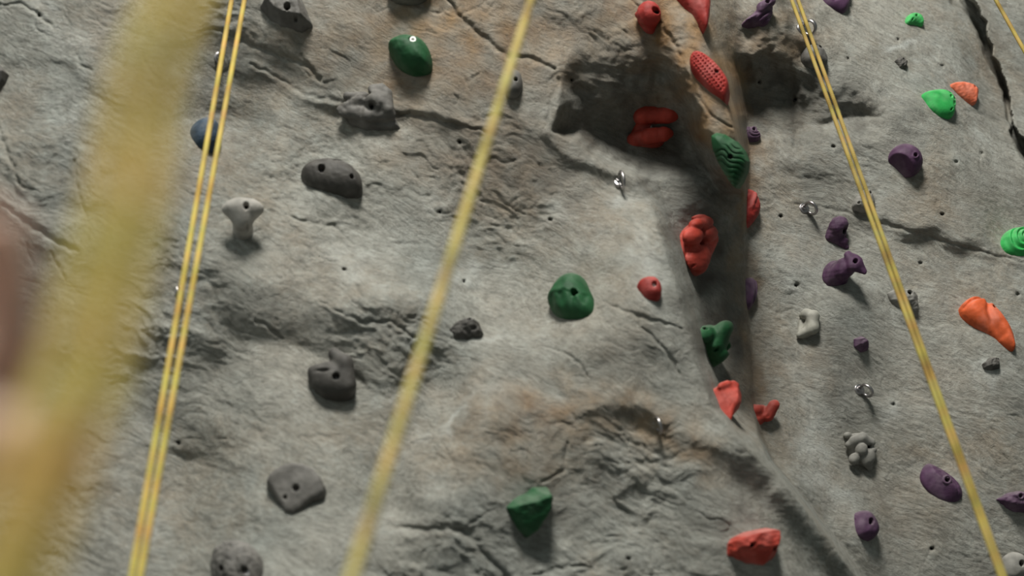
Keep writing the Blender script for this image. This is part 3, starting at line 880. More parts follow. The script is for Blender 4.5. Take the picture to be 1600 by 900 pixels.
h = Hold(890, 464, (846, 416, 934, 504), 48, lift=16)
h.dome([(852, 466), (858, 450), (868, 436), (880, 427), (895, 424), (910, 430), (918, 446), (928, 470), (925, 490), (910, 498), (885, 495), (865, 485)], 40, 34, mod=scallop)
h.rough(.35, 9, 36).hole(896, 457, 5.2, 13, M_DARK)
h.build('climbing_hold', 'green', 'large dark green dome hold with finger scallops across its lower half', GN)

h = Hold(828, 800, (778, 750, 874, 846), 42, lift=9)
h.dome([(785, 791), (800, 779), (825, 769), (836, 759), (858, 758), (867, 776), (862, 800), (845, 826), (828, 838), (806, 822)], 34, 20, smoothed=False,
       mod=blocks([(830, 790, 36, .25, -.35), (800, 800, 22, .9, -.3), (860, 790, 26, -1.2, 0), (835, 765, 27, 0, 1.3), (830, 825, 17, .1, -1.0)]))
h.rough(.9, 12, 39)
h.build('climbing_hold', 'green', 'dark green pointed wedge hold on the lower bulge', GN)


def contour(vx, vy, h, dp):
    v = vy - .25 * (vx - 1138) + 5 * np.sin((vx - 1111) / 13.0) + 3 * np.sin(vx / 5.0 + vy / 17)
    s = np.abs(((v / 8.6) % 1) - .5)
    return h - 3.8 * np.exp(-(s / .13) ** 2) * smooth(224, 234, vy + .4 * (vx - 1138))


h = Hold(1138, 252, (1102, 198, 1174, 304), 34, side='l', lift=6, step=.9, mix=.7, out=6)
h.dome([(1111, 222), (1111, 213), (1119, 208), (1132, 211), (1147, 221), (1159, 236), (1165, 252), (1163, 268), (1156, 284), (1149, 295), (1143, 290), (1132, 274), (1120, 252), (1113, 235)], 22, 20, smoothed=False, mod=contour)
h.hole(1139, 247, 4.2, 11, M_DARK)
h.build('climbing_hold', 'green', 'dark green leaf shaped hold with wavy contour grooves on the arete', GN)

h = Hold(1108, 540, (1072, 494, 1142, 578), 46, lift=6, e=40, mix=.7, out=7)
h.dome([(1081, 522), (1088, 513), (1104, 512), (1122, 526), (1134, 548), (1126, 553), (1131, 561), (1117, 571), (1100, 557), (1086, 540)], 24, 14)
h.cap((1114, 540, 16), (1123, 516, 28), 12, 12.5).ell((1094, 526, 20), (13, 12, 10)).rough(.4, 9, 42).pit((1132, 545, 18), (5, 6, 12)).hole(1096, 515, 3.4, 8, M_DARK).hole(1113, 548, 2.4, 6)
h.build('climbing_hold', 'green', 'dark green two lobed hold with an upright knob on the shaded flank', GN)

# red along the arete --------------------------------------------
h = Hold(1012, 32, (986, 0, 1036, 56), 40, side='l', lift=6)
h.dome([(994, 28), (1000, 16), (1012, 11), (1026, 18), (1029, 34), (1020, 50), (1010, 50), (999, 40)], 16, 12)
h.ell((1012, 26, 18), (19, 19, 16)).cap((996, 26, 12), (1012, 26, 18), 5, 16).cap((1014, 44, 8), (1014, 30, 14), 7, 14).rough(.4, 8, 45).hole(1021, 22, 5.4, 14, M_DARK)
h.build('climbing_hold', 'red', 'red ball hold with one hole above the dark scoop', GR)

h = Hold(1088, 12, (1050, -34, 1116, 50), 24, side='l', lift=5)
h.dome([(1058, -16), (1074, -26), (1104, -24), (1110, 0), (1108, 28), (1104, 42), (1098, 38), (1086, 22), (1068, 0)], 17, 14)
h.rough(.5, 9, 48)
h.build('climbing_hold', 'red', 'smooth red blade hold at the top edge, tapering down to a point', GR)


def pocks(vx, vy, h, dp):
    a = math.radians(50); u = (vx - 1106) * math.cos(a) + (vy - 116) * math.sin(a); v = -(vx - 1106) * math.sin(a) + (vy - 116) * math.cos(a)
    row = np.floor(v / 6.2)
    fu, fv = ((u + 2.2 * (row % 2) + 1.2 * np.sin(row * 2.1)) / 5.4 % 1) - .5, (v / 6.2 % 1) - .5
    return h - 3.6 * np.exp(-((fu / .27) ** 2 + (fv / .27) ** 2)) * smooth(2, 7, dp) - 1.6 * np.exp(-(((v / 6.2 + .5) % 1 - .5) / .10) ** 2) * smooth(2, 7, dp)


h = Hold(1107, 118, (1070, 74, 1144, 158), 24, side='l', lift=6, step=.85)
h.dome([(1076, 92), (1082, 81), (1096, 82), (1114, 95), (1130, 114), (1137, 130), (1131, 152), (1121, 149), (1105, 137), (1090, 121), (1079, 106)], 18, 15, mod=pocks)
h.hole(1117, 113, 3.4, 7, M_DARK)
h.build('climbing_hold', 'red', 'red oval hold covered in rows of small pocks on the ochre rib', GR)

h = Hold(1014, 210, (970, 160, 1064, 242), 58, side='l')
h.dome([(988, 190), (1000, 182), (1030, 184), (1040, 200), (1036, 226), (1010, 234), (984, 228)], 18, 9)
h.cap((1001, 182, 24), (1040, 184, 32), 14, 13, 5).cap((1040, 184, 32), (1050, 186, 33), 10, 7, 5).cap((998, 180, 10), (1000, 182, 24), 13, 14, 5)
h.cap((1010, 216, 22), (1034, 213, 28), 13, 11, 3).cap((1034, 213, 28), (1043, 212, 28), 10, 6, 4).cap((990, 220, 10), (998, 218, 15), 12, 12, 3)
h.rough(.5, 9, 51).hole(1018, 200, 4, 6, M_BRIGHT)
h.build('climbing_hold', 'coral', 'red hold of two stacked bars with a slot between, in the dark scoop', GR)

h = Hold(1088, 388, (1052, 328, 1126, 436), 42, lift=5)
h.dome([(1060, 386), (1063, 366), (1074, 352), (1086, 342), (1100, 342), (1110, 352), (1119, 372), (1116, 386), (1106, 408), (1099, 426), (1086, 429), (1071, 414), (1061, 400)], 20, 13)
h.ell((1085, 352, 26), (10, 9, 10), k=2).ell((1099, 349, 24), (11, 10, 10), k=2).ell((1091, 341, 20), (11, 5, 8), k=2).ell((1080, 370, 24), (14, 15, 11), k=2)
h.ell((1105, 366, 22), (12, 13, 11), k=2).ell((1113, 374, 18), (6, 9, 7), k=2).ell((1088, 402, 18), (18, 20, 8)).rough(.5, 8, 54).pit((1087, 391, 28), (5, 3.5, 6)).hole(1094, 378, 5.4, 14, M_DARK).hole(1082, 414, 2, 5)
h.build('climbing_hold', 'coral', 'large red hold with a cluster of knobs on top and a smooth base', GR)

h = Hold(1014, 453, (990, 424, 1040, 476), 30, lift=7)
h.dome([(997, 443), (1004, 434), (1022, 433), (1033, 446), (1032, 464), (1019, 468), (1006, 461)], 20, 13)
h.rough(.3, 8, 57).pit((1021, 443, 26), (8, 7, 7)).hole(1021, 443, 4, 7, M_BRIGHT)
h.build('climbing_hold', 'red', 'small red crater hold between the big green dome and the shaded flank', GR)

h = Hold(1168, 328, (1136, 286, 1194, 366), 30, side='r', lift=5)
h.dome([(1142, 306), (1152, 297), (1164, 295), (1177, 302), (1185, 315), (1186, 332), (1178, 346), (1162, 360), (1146, 352)], 22, 18,
       mod=lambda vx, vy, h_, dp: h_ + 3.5 * np.exp(-((vx - 1170 - 3 * np.sin(vy / 6)) / 2.5) ** 2) * smooth(300, 310, vy) * smooth(338, 328, vy))
h.rough(.7, 7, 60)
h.build('climbing_hold', 'red', 'red rounded hold half hidden behind the arete edge', GR)

h = Hold(1129, 638, (1094, 590, 1160, 680), 40, lift=4, e=40, mix=.75, out=9)
h.dome([(1103, 615), (1119, 605), (1128, 600), (1142, 609), (1152, 626), (1151, 641), (1139, 655), (1134, 673), (1126, 662), (1113, 638)], 26, 7, smoothed=False,
       mod=blocks([(1130, 620, 24, .35, -.1), (1134, 640, 25, -.9, -.05), (1130, 606, 20, 0, 1.4), (1132, 668, 9, 0, -.55)]))
h.rough(.5, 8, 63).pit((1137, 637, 24), (2.4, 6, 7)).cap((1120, 607, 18), (1128, 604, 20), 5, 5)
h.build('climbing_hold', 'coral', 'red shield shaped hold with a pointed tail near the bottom of the arete', GR)

h = Hold(1192, 646, (1164, 614, 1222, 674), 34, side='r', lift=4)
h.dome([(1168, 634), (1176, 632), (1190, 633), (1200, 642), (1198, 655), (1182, 667), (1168, 664)], 16, 10)
h.cap((1198, 648, 14), (1205, 632, 22), 9, 8.5).ell((1180, 640, 14), (9, 7, 7)).rough(.4, 8, 66).pit((1197, 648, 25), (4, 5, 6))
h.build('climbing_hold', 'coral', 'small red boot shaped hold tucked beside the arete next to the red shield', GR)

h = Hold(1183, 852, (1138, 808, 1228, 886), 42, lift=10)
h.dome([(1146, 843), (1150, 834), (1165, 827), (1198, 820), (1216, 824), (1220, 845), (1213, 866), (1196, 878), (1175, 872), (1150, 858)], 32, 20, smoothed=False,
       mod=blocks([(1183, 840, 33, .08, -.15), (1210, 845, 29, -1.1, .1), (1155, 845, 19, 1.0, -.2), (1183, 826, 24, .1, 1.4), (1185, 868, 20, .2, -.9)]))
h.rough(1.1, 11, 69).hole(1173, 846, 3.6, 8, M_DARK).hole(1208, 851, 3.2, 8, M_DARK)
h.build('climbing_hold', 'coral', 'large coral red block hold with two holes on the lower bulge', GR)

h = Hold(1163, 280, (1146, 258, 1174, 302), 14, side='r', lift=3)
h.dome([(1150, 276), (1158, 266), (1164, 268), (1167, 280), (1164, 294), (1154, 294)], 10, 7)
h.build('climbing_hold', 'gray', 'sliver of a gray hold peeping out behind the green leaf hold', GS)

# purple ----------------------------------------------------------
h = Hold(1187, 24, (1156, -10, 1214, 48), 30, side='r', lift=4)
h.dome([(1163, 34), (1175, 22), (1188, 10), (1200, 6), (1206, 12), (1205, 28), (1196, 40), (1180, 38)], 16, 11,
       mod=grooves([[(1180, 36), (1196, 24), (1204, 20)], [(1190, 38), (1200, 30)]], 1.4, 2.6))
h.cap((1188, 14, 16), (1200, 6, 20), 8, 7).cap((1201, 5, 20), (1204, 2, 18), 6, 4).rough(.6, 8, 72).hole(1196, 6, 3.4, 7, M_STEEL)
h.build('climbing_hold', 'purple', 'purple hooked hold at the top edge, right of the ochre rib', GP)

h = Hold(1306, 2, (1274, -34, 1334, 26), 22, side='r', lift=5)
h.dome([(1278, -12), (1288, -24), (1310, -28), (1328, -18), (1327, 8), (1318, 20), (1304, 16), (1290, 7)], 16, 13, mod=grooves([[(1300, 4), (1312, 1), (1324, 4)]], 2.4, 5))
h.build('climbing_hold', 'purple', 'purple grooved lip hold cut off by the top edge, right of the double rope', GP)

h = Hold(1172, 211, (1150, 190, 1194, 228), 18, side='r', lift=5)
h.dome([(1157, 204), (1165, 198), (1178, 200), (1188, 211), (1185, 220), (1172, 221), (1161, 214)], 13, 10,
       mod=lambda vx, vy, h_, dp: h_ - 1.3 * (np.cos(np.hypot(vx - 1176, vy - 204) * 1.55) > .2) * smooth(1, 4, dp))
h.hole(1176, 203, 2.6, 5, M_BRIGHT, ring=True)
h.build('climbing_hold', 'purple', 'small purple ribbed button hold right of the green leaf hold', GP)

h = Hold(1173, 460, (1144, 426, 1190, 494), 24, side='r', lift=4)
h.dome([(1150, 444), (1160, 437), (1170, 434), (1180, 441), (1182, 456), (1178, 472), (1167, 486), (1152, 476)], 18, 13, mod=grooves([[(1174, 438), (1176, 456), (1172, 476)]], 1.6, 3.5))
h.build('climbing_hold', 'purple', 'purple grooved hold half hidden behind the arete below the red one', GP)

h = Hold(1414, 252, (1382, 218, 1448, 286), 44, side='r', lift=0)
h.ell((1413, 252, 4), (27, 21, 26), deg=-42)
lx, ly = h.f.loc(1409, 251, 22)
h.F = np.maximum(h.F, ((h.X - lx) * -.68 + (h.Y - ly) * -.70 + (h.Z - 22) * .20) * .9)
h.rough(.25, 9, 78).hole(1422, 245, 3.2, 6, M_STEEL, ring=True)
h.build('climbing_hold', 'purple', 'purple half disc hold with a sharp edge over a dark underside', GP)

h = Hold(1309, 368, (1284, 334, 1334, 396), 32, side='r', lift=3)
h.ell((1307, 353, 15), (14, 14, 13)).cap((1300, 368, 4), (1322, 386, 3), 9, 4, 5).cap((1304, 362, 5), (1318, 376, 7), 12, 6, 5).ell((1304, 368, 3), (13, 10, 7))
h.rough(.7, 7, 81).hole(1316, 359, 4, 9, M_DARK).pit((1320, 371, 10), (4, 3, 4))
h.build('climbing_hold', 'purple', 'purple knob hold with a sliding tail, upper of the close purple pair', GP)

h = Hold(1312, 430, (1280, 386, 1352, 454), 64, side='r')
h.dome([(1289, 420), (1297, 411), (1312, 416), (1326, 432), (1318, 446), (1300, 440)], 9, 6)
h.cap((1304, 430, 0), (1315, 419, 24), 19, 14, 5).cap((1315, 419, 24), (1324, 412, 36), 14, 12, 5)
h.cap((1316, 399, 40), (1327, 413, 42), 6, 11, 3, flat=.8).cap((1327, 413, 42), (1341, 425, 40), 11, 4, 3, flat=.8).rough(.7, 8, 84).hole(1326, 408, 3.8, 8, M_DARK)
h.build('climbing_hold', 'purple', 'purple spool hold jutting out on a stem, lower of the close purple pair', GP)

h = Hold(1345, 538, (1326, 516, 1364, 556), 22, side='r', lift=4)
h.dome([(1334, 529), (1345, 524), (1356, 533), (1357, 546), (1347, 549), (1336, 541)], 15, 8, smoothed=False,
       mod=blocks([(1345, 533, 16, .2, -.2), (1338, 535, 11, 1, -.2), (1353, 540, 11, -.9, -.1), (1345, 546, 8, 0, -.8)]))
h.rough(.7, 6, 87)
h.build('climbing_hold', 'purple', 'tiny purple faceted nub by itself below the spool hold', GP)

h = Hold(1472, 754, (1432, 712, 1512, 790), 28, side='r', lift=6)
h.dome([(1440, 742), (1443, 728), (1452, 721), (1470, 729), (1490, 743), (1502, 758), (1504, 773), (1495, 781), (1478, 781), (1458, 770), (1445, 756)], 20, 26, p=1.35,
       mod=grooves([[(1480, 752), (1490, 760), (1494, 776)], [(1478, 740), (1496, 756)]], 1.2, 1.6))
h.rough(.3, 8, 90).hole(1475, 747, 4.2, 8, M_DARK, ring=True)
h.build('climbing_hold', 'purple', 'large purple teardrop shell hold left of the double rope near the bottom', GP)

h = Hold(1353, 823, (1328, 788, 1378, 850), 30, side='r', lift=7)
h.dome([(1335, 812), (1339, 799), (1350, 796), (1361, 804), (1370, 822), (1368, 836), (1358, 843), (1341, 838), (1335, 826)], 23, 16)
h.rough(.35, 8, 93).hole(1357, 811, 3.6, 9, M_DARK, ry=5.6)
h.build('climbing_hold', 'purple', 'dusty purple thumb shaped hold with one slot hole, low on the right face', GP)

h = Hold(1586, 785, (1550, 756, 1624, 806), 24, side='r', lift=5)
h.dome([(1558, 779), (1574, 768), (1592, 765), (1612, 770), (1614, 798), (1588, 799), (1572, 790)], 17, 9, smoothed=False,
       mod=blocks([(1588, 780, 18, 0, -.1), (1566, 779, 8, .8, -.1), (1588, 793, 12, .1, -.8), (1605, 780, 14, -.5, .2)]))
h.rough(1.3, 8, 96).hole(1588, 772, 3.4, 6, M_STEEL, ring=True)
h.build('climbing_hold', 'purple', 'purple craggy hold at the right edge, right of the double rope', GP)

# right face, gray ------------------------------------------------
h = Hold(1273, 88, (1248, 60, 1300, 112), 22, side='r', lift=7)
h.dome([(1255, 86), (1260, 73), (1272, 68), (1284, 74), (1292, 90), (1291, 103), (1276, 105), (1261, 99)], 17, 14).rough(.4, 8, 99).hole(1280, 75, 3.4, 7, M_DARK)
h.build('climbing_hold', 'gray', 'gray rounded hold behind the upper double rope on the right face', GS)

h = Hold(1408, 99, (1392, 82, 1424, 116), 12, side='r', lift=2)
h.dome([(1398, 95), (1406, 89), (1412, 92), (1417, 98), (1415, 108), (1406, 105)], 8, 5, smoothed=False).rough(1.2, 5, 102).hole(1411, 92, 1.6, 4)
h.build('climbing_hold', 'charcoal', 'tiny dark crumbly hold high on the right face', GS)

h = Hold(1349, 314, (1326, 288, 1372, 336), 20, side='r', lift=5)
h.dome([(1332, 320), (1338, 306), (1350, 296), (1361, 300), (1366, 318), (1361, 330), (1341, 328)], 16, 12).rough(.7, 8, 105).hole(1339, 317, 2, 5).hole(1357, 301, 2.6, 6, M_DARK)
h.build('climbing_hold', 'stone', 'stone gray hold behind the double rope beside the bolt hanger', GS)

h = Hold(1411, 472, (1378, 440, 1442, 502), 26, side='r', lift=5)
h.dome([(1386, 457), (1398, 450), (1420, 453), (1433, 464), (1434, 494), (1421, 488), (1405, 478), (1392, 468)], 19, 10, smoothed=False,
       mod=blocks([(1412, 462, 20, .1, -.1), (1395, 458, 9, .9, -.3), (1428, 476, 15, -.6, 0), (1415, 482, 12, .1, -.9)]))
h.rough(.9, 8, 108).hole(1417, 456, 3.6, 7, M_DARK)
h.build('climbing_hold', 'stone', 'stone gray jagged hold behind the double rope at mid height', GS)

h = Hold(1259, 508, (1234, 476, 1284, 536), 32, side='r', lift=3)
h.cap((1256, 490, 12), (1268, 494, 16), 7, 8, 4).cap((1268, 494, 16), (1267, 512, 14), 8, 9, 4).cap((1267, 512, 14), (1248, 523, 6), 9, 5, 4).cap((1262, 514, 0), (1266, 502, 10), 10, 9, 5)
h.cap((1252, 492, 6), (1258, 490, 12), 5, 7, 3).dome([(1247, 524), (1249, 496), (1262, 490), (1274, 498), (1274, 516), (1262, 526)], 5, 5).rough(.3, 8, 111)
h.build('climbing_hold', 'horn', 'pale stone crescent horn hold left of the tiny purple nub', GS)

h = Hold(1549, 569, (1528, 550, 1568, 586), 18, side='r', lift=3)
h.dome([(1536, 567), (1546, 558), (1560, 558), (1562, 575), (1549, 578), (1538, 574)], 11, 6, smoothed=False, mod=blocks([(1549, 567, 12, .2, -.2), (1540, 568, 7, 1, -.2), (1558, 570, 10, -.8, 0)]))
h.rough(.8, 6, 114).hole(1555, 560, 3, 5)
h.build('climbing_hold', 'charcoal', 'small dark gray nub below the big orange claw hold', GS)

h = Hold(1340, 706, (1308, 666, 1374, 742), 36, side='r', lift=3)
h.dome([(1320, 688), (1326, 678), (1346, 677), (1362, 692), (1362, 718), (1357, 734), (1348, 727), (1334, 724), (1326, 712)], 14, 8)
h.cap((1330, 688, 16), (1342, 682, 18), 8, 8, 2).cap((1342, 682, 18), (1356, 690, 16), 8, 7, 2).ell((1341, 700, 20), (9, 10, 9), k=2).ell((1331, 715, 15), (8, 9, 8), k=2)
h.ell((1351, 712, 15), (12, 13, 9), k=2).cap((1350, 720, 13), (1357, 730, 8), 7, 4, 3).ell((1322, 679, 10), (6, 5, 6), k=2).ell((1325, 693, 12), (7, 6, 6), k=2).ell((1360, 702, 14), (6, 5, 6), k=2)
h.rough(.4, 8, 117).pit((1354, 696, 25), (4.5, 5.5, 7)).hole(1354, 696, 2.6, 4, M_DARK)
h.build('climbing_hold', 'stone', 'pale gray knobbly cluster hold low on the right face', GS)

h = Hold(1584, 884, (1556, 850, 1616, 918), 32, side='r', lift=9)
h.dome([(1565, 886), (1568, 869), (1580, 860), (1595, 864), (1605, 882), (1600, 902), (1580, 906), (1569, 900)], 25, 18).rough(.3, 9, 120).hole(1588, 875, 4.2, 10, M_DARK, ry=5.4)
h.build('climbing_hold', 'stone', 'stone gray egg shaped hold in the lower right corner', GS)

# bright green and orange ----------------------------------------
h = Hold(1428, 32, (1406, 12, 1450, 50), 16, side='r', lift=4)
h.dome([(1414, 33), (1418, 24), (1428, 21), (1439, 26), (1442, 40), (1428, 38), (1418, 38)], 11, 8).rough(.4, 6, 123).hole(1430, 25, 2.3, 5, M_DARK).hole(1424, 31, 1.6, 4)
h.build('climbing_hold', 'lime', 'small bright green hold near the top of the right face', GL)


def honey(vx, vy, h, dp):
    for px, py in [(1477, 145), (1483, 147), (1489, 150), (1478, 151), (1484, 153), (1490, 157), (1477, 158), (1484, 160), (1490, 164), (1483, 167), (1489, 171)]:
        h = h - 3.2 * smooth(2.9, 1.9, np.hypot(vx - px, (vy - py)))
    return h


h = Hold(1467, 163, (1434, 132, 1500, 192), 28, side='r', lift=6, step=.8)
h.dome([(1441, 147), (1450, 142), (1470, 140), (1485, 147), (1492, 161), (1488, 182), (1471, 181), (1455, 170), (1446, 157)], 19, 18, mod=honey)
h.hole(1483, 172, 1.6, 4)
h.build('climbing_hold', 'lime', 'bright green fin hold with honeycomb dimples beside the salmon hold', GL)

h = Hold(1507, 147, (1478, 120, 1536, 170), 20, side='r', lift=5)
h.dome([(1485, 132), (1498, 128), (1515, 130), (1526, 139), (1527, 151), (1523, 163), (1511, 157), (1496, 145)], 13, 11).rough(.5, 7, 126).hole(1521, 136, 2.4, 5, M_DARK)
h.build('climbing_hold', 'salmon', 'salmon orange wedge hold up and right of the honeycomb green hold', GL)

h = Hold(1590, 379, (1556, 344, 1630, 408), 28, side='r', lift=7)
h.dome([(1565, 375), (1572, 360), (1588, 354), (1606, 356), (1618, 372), (1614, 392), (1598, 401), (1580, 396), (1569, 387)], 20, 20,
       mod=lambda vx, vy, h_, dp: h_ + 2.2 * np.sin(np.hypot(vx - 1594, (vy - 374) * 1.1) * .88) * smooth(1, 5, dp))
h.build('climbing_hold', 'lime', 'bright green hold with concentric ridges at the right edge', GL)


def claw(vx, vy, h, dp):
    r, f = seg_dist(vx, vy, [(1504, 482), (1514, 472), (1532, 468), (1540, 474)])
    h = h - 7 * np.exp(-(r / 2.8) ** 2)
    r, f = seg_dist(vx, vy, [(1538, 472), (1536, 490), (1544, 508), (1560, 528)])
    return h - 5 * np.exp(-(r / 4.5) ** 2)


h = Hold(1542, 506, (1492, 452, 1592, 556), 34, side='r', lift=6)
h.dome([(1500, 480), (1505, 470), (1518, 463), (1535, 465), (1550, 477), (1565, 494), (1578, 516), (1584, 540), (1580, 547), (1565, 537), (1545, 521), (1520, 504), (1506, 492)], 22, 17, mod=claw)
h.rough(.4, 10, 129).hole(1549, 478, 3.2, 6, M_DARK)
h.build('climbing_hold', 'orange', 'large orange claw hold sweeping down to a point', GL)


# ---------------------------------------------------------------- threaded sockets of the wall (its parts)
def socket_mesh():
    n = 14; V = []; F = []
    prof = [(3.0, -1.0), (3.0, -3.4), (2.3, -3.4), (2.1, -8.5)]
    for r_, z in prof:
        for i in range(n):
            a = 2 * math.pi * i / n; V.append((r_ * math.cos(a), r_ * math.sin(a), z))
    for k in range(len(prof) - 1):
        for i in range(n): F.append((k * n + i, k * n + (i + 1) % n, (k + 1) * n + (i + 1) % n, (k + 1) * n + i))
    F.append(tuple((len(prof) - 1) * n + i for i in range(n)))
    return np.array(V), F


SV, SF = socket_mesh()
SV = SV * np.array((.72, .72, 1)) + np.array((0, 0, -1.5))
for hx, hy in HOLES:
    f = Frame(hx, hy, 'l' if hx < 1165 else 'r')
    f.o = at(np.array(float(hx)), np.array(float(hy)), coarse_depth(np.array([hx]), np.array([hy]))[0])
    o = mesh_obj('threaded_socket', f.to(SV) - f.o, SF, M_DARK, WALL, False)
    o.location = f.o


# ---------------------------------------------------------------- bolt hangers
def tube(path, r, n=10, close=False):
    """swept round section along a list of points"""
    P = np.array(path, float); V = []; F = []
    m = len(P)
    T = np.gradient(P, axis=0) if not close else np.roll(P, -1, 0) - np.roll(P, 1, 0)
    T /= np.linalg.norm(T, axis=1)[:, None]
    ref = np.array((.31, .2, .93)); 
    for i in range(m):
        a = np.cross(T[i], ref); a /= np.linalg.norm(a); b = np.cross(T[i], a)
        rr = r[i] if hasattr(r, '__len__') else r
        for k in range(n):
            t = 2 * math.pi * k / n
            V.append(P[i] + rr * (math.cos(t) * a + math.sin(t) * b))
    for i in range(m if close else m - 1):
        j = (i + 1) % m
        for k in range(n): F.append((i * n + k, i * n + (k + 1) % n, j * n + (k + 1) % n, j * n + k))
    if not close:
        F.append(tuple(range(n))[::-1]); F.append(tuple((m - 1) * n + k for k in range(n)))
    return np.array(V), F


def hanger(cx, cy, sc, rot, label, side=None):
    """bent steel plate bolted flat, its eye standing out from the wall"""
    f = Frame(cx, cy, side)
    e = bpy.data.objects.new('bolt_hanger', None); COL.objects.link(e); e.location = f.o
    e.empty_display_size = .02
    tag(e, label, 'bolt hanger', 'steel bolt hangers on the wall')
    ca, sa = math.cos(rot), math.sin(rot)
    def place(V):
        V = np.array(V) * sc
        W_ = np.stack([V[:, 0] * ca - V[:, 1] * sa, V[:, 0] * sa + V[:, 1] * ca, V[:, 2]], 1)
        return f.to(W_) - f.o
    # flat plate, rounded
    n = 20; V = []; F = []
    for z, k in ((-3, 1), (1.8, 1), (2.4, .86)):
        for i in range(n):
            a = 2 * math.pi * i / n; V.append((7 * k * math.cos(a), 8.5 * k * math.sin(a) + 3, z))
    for q in range(2):
        for i in range(n): F.append((q * n + i, q * n + (i + 1) % n, (q + 1) * n + (i + 1) % n, (q + 1) * n + i))
    F.append(tuple(2 * n + i for i in range(n)))
    mesh_obj('plate', place(V), F, M_STEEL, e)
    # eye: a flattened ring in the plane of the wall normal
    path = []
    for i in range(26):
        a = 2 * math.pi * i / 26
        path.append((1.2, -4 - 10.5 * math.cos(a), 12 + 11 * math.sin(a)))
    V, F = tube(path, 2.2, 10, True)
    mesh_obj('eye', place(V), F, M_STEEL, e)
    V, F = socket_bolt(4.2); V[:, 1] += 4; V[:, 2] += 3
    mesh_obj('bolt', place(V), F, M_STEEL, e, False)
    return e


hanger(967, 286, 1.0, .35, 'steel bolt hanger below the dark scoop, its eye catching the light')
hanger(1024, 664, 1.15, .30, 'steel bolt hanger above the lower bulge, left of the red shield')
hanger(1258, 328, 1.0, .70, 'steel bolt hanger on the right face above the purple pair', 'r')
hanger(1344, 611, 1.0, .65, 'steel bolt hanger on the right face above the knobbly cluster hold', 'r')
hanger(1254, 46, 1.0, .5, 'steel bolt hanger between the strands of the upper double rope on the right face', 'r')
hanger(342, 93, 1.0, .2, 'steel bolt hanger behind the left double rope near the top')
hanger(281, 458, 1.0, .2, 'steel bolt hanger behind the left double rope at mid height')


# ---------------------------------------------------------------- ropes
def mat_rope(name, c1, c2, c3):
    m, t, b, N, L = nt(name)
    u = N.new('ShaderNodeAttribute'); u.attribute_name = 'braid'
    r = N.new('ShaderNodeValToRGB')
    r.color_ramp.elements[0].color = (*c3, 1); r.color_ramp.elements[1].color = (*c1, 1)
    e = r.color_ramp.elements.new(.35); e.color = (*c2, 1)
    L.new(u.outputs['Fac'], r.inputs['Fac'])
    tc = N.new('ShaderNodeTexCoord'); n = N.new('ShaderNodeTexNoise'); n.inputs['Scale'].default_value = 26; n.inputs['Detail'].default_value = 4
    L.new(tc.outputs['Object'], n.inputs['Vector'])
    mx = N.new('ShaderNodeMixRGB'); mx.blend_type = 'MULTIPLY'; mx.inputs['Fac'].default_value = .5
    L.new(r.outputs['Color'], mx.inputs['Color1']); L.new(n.outputs['Color'], mx.inputs['Color2'])
    g = N.new('ShaderNodeMixRGB'); g.blend_type = 'MULTIPLY'; g.inputs['Fac'].default_value = 1; g.inputs['Color2'].default_value = (1.35, 1.35, 1.35, 1)
    L.new(mx.outputs['Color'], g.inputs['Color1'])
    L.new(g.outputs['Color'], b.inputs['Base Color'])
    b.inputs['Roughness'].default_value = .8; b.inputs['Specular IOR Level'].default_value = .2
    return m


M_ROPE = mat_rope('yellow_rope_sheath', (.56, .46, .17), (.46, .37, .12), (.24, .17, .05))
M_ROPE3 = mat_rope('shaded_yellow_rope_sheath', (.37, .285, .085), (.30, .225, .06), (.14, .095, .025))  # shade on the right-hand ropes put into a darker sheath colour
M_ROPE2 = mat_rope('worn_yellow_rope_sheath', (.58, .44, .12), (.48, .37, .10), (.36, .22, .045))


def rope(pts, r, mat, label, group, seg=.0035):
    """braided sheath over a core: a tube whose surface carries the crossing strands"""
    P = np.array(pts, float)
    if len(P) > 2:
        Q = []
        for i in range(len(P) - 1):
            p0, p1, p2, p3 = P[max(i - 1, 0)], P[i], P[i + 1], P[min(i + 2, len(P) - 1)]
            for t in np.linspace(0, 1, 30, endpoint=False):
                Q.append(.5 * (2 * p1 + (p2 - p0) * t + (2 * p0 - 5 * p1 + 4 * p2 - p3) * t ** 2 + (3 * p1 - p0 - 3 * p2 + p3) * t ** 3))
        Q.append(P[-1]); P = np.array(Q)
    L = np.r_[0, np.cumsum(np.linalg.norm(np.diff(P, axis=0), axis=1))]
    n = max(int(L[-1] / seg), 8); s = np.linspace(0, L[-1], n)
    C = np.stack([np.interp(s, L, P[:, k]) for k in range(3)], 1)
    T = np.gradient(C, axis=0); T /= np.linalg.norm(T, axis=1)[:, None]
    A = np.cross(T, np.array((.9, .1, .3))); A /= np.linalg.norm(A, axis=1)[:, None]; B = np.cross(T, A)
    K = 16
    th = 2 * np.pi * np.arange(K) / K
    ph = s[:, None] / r * 1.05
    br = np.cos(4 * th[None] + 2 * ph) * np.cos(4 * th[None] - 2 * ph)
    rad = r * (1 + .07 * br)
    V = C[:, None] + rad[..., None] * (np.cos(th)[None, :, None] * A[:, None] + np.sin(th)[None, :, None] * B[:, None])
    V = V.reshape(-1, 3)
    i = np.arange(n - 1)[:, None] * K; k = np.arange(K)[None]; k2 = (k + 1) % K
    F = np.stack([i + k, i + k2, i + K + k2, i + K + k], -1).reshape(-1, 4)
    o0 = V.mean(0)
    o = mesh_obj('climbing_rope', V - o0, F, mat)
    o.location = o0
    a = o.data.attributes.new('braid', 'FLOAT', 'POINT')
    a.data.foreach_set('value', np.clip(.5 + .5 * br.ravel() + .25 * np.repeat(np.sin(s * 23) + np.sin(s * 61), K), 0, 1).astype(np.float32))
    tag(o, label, 'rope', group)
    return o


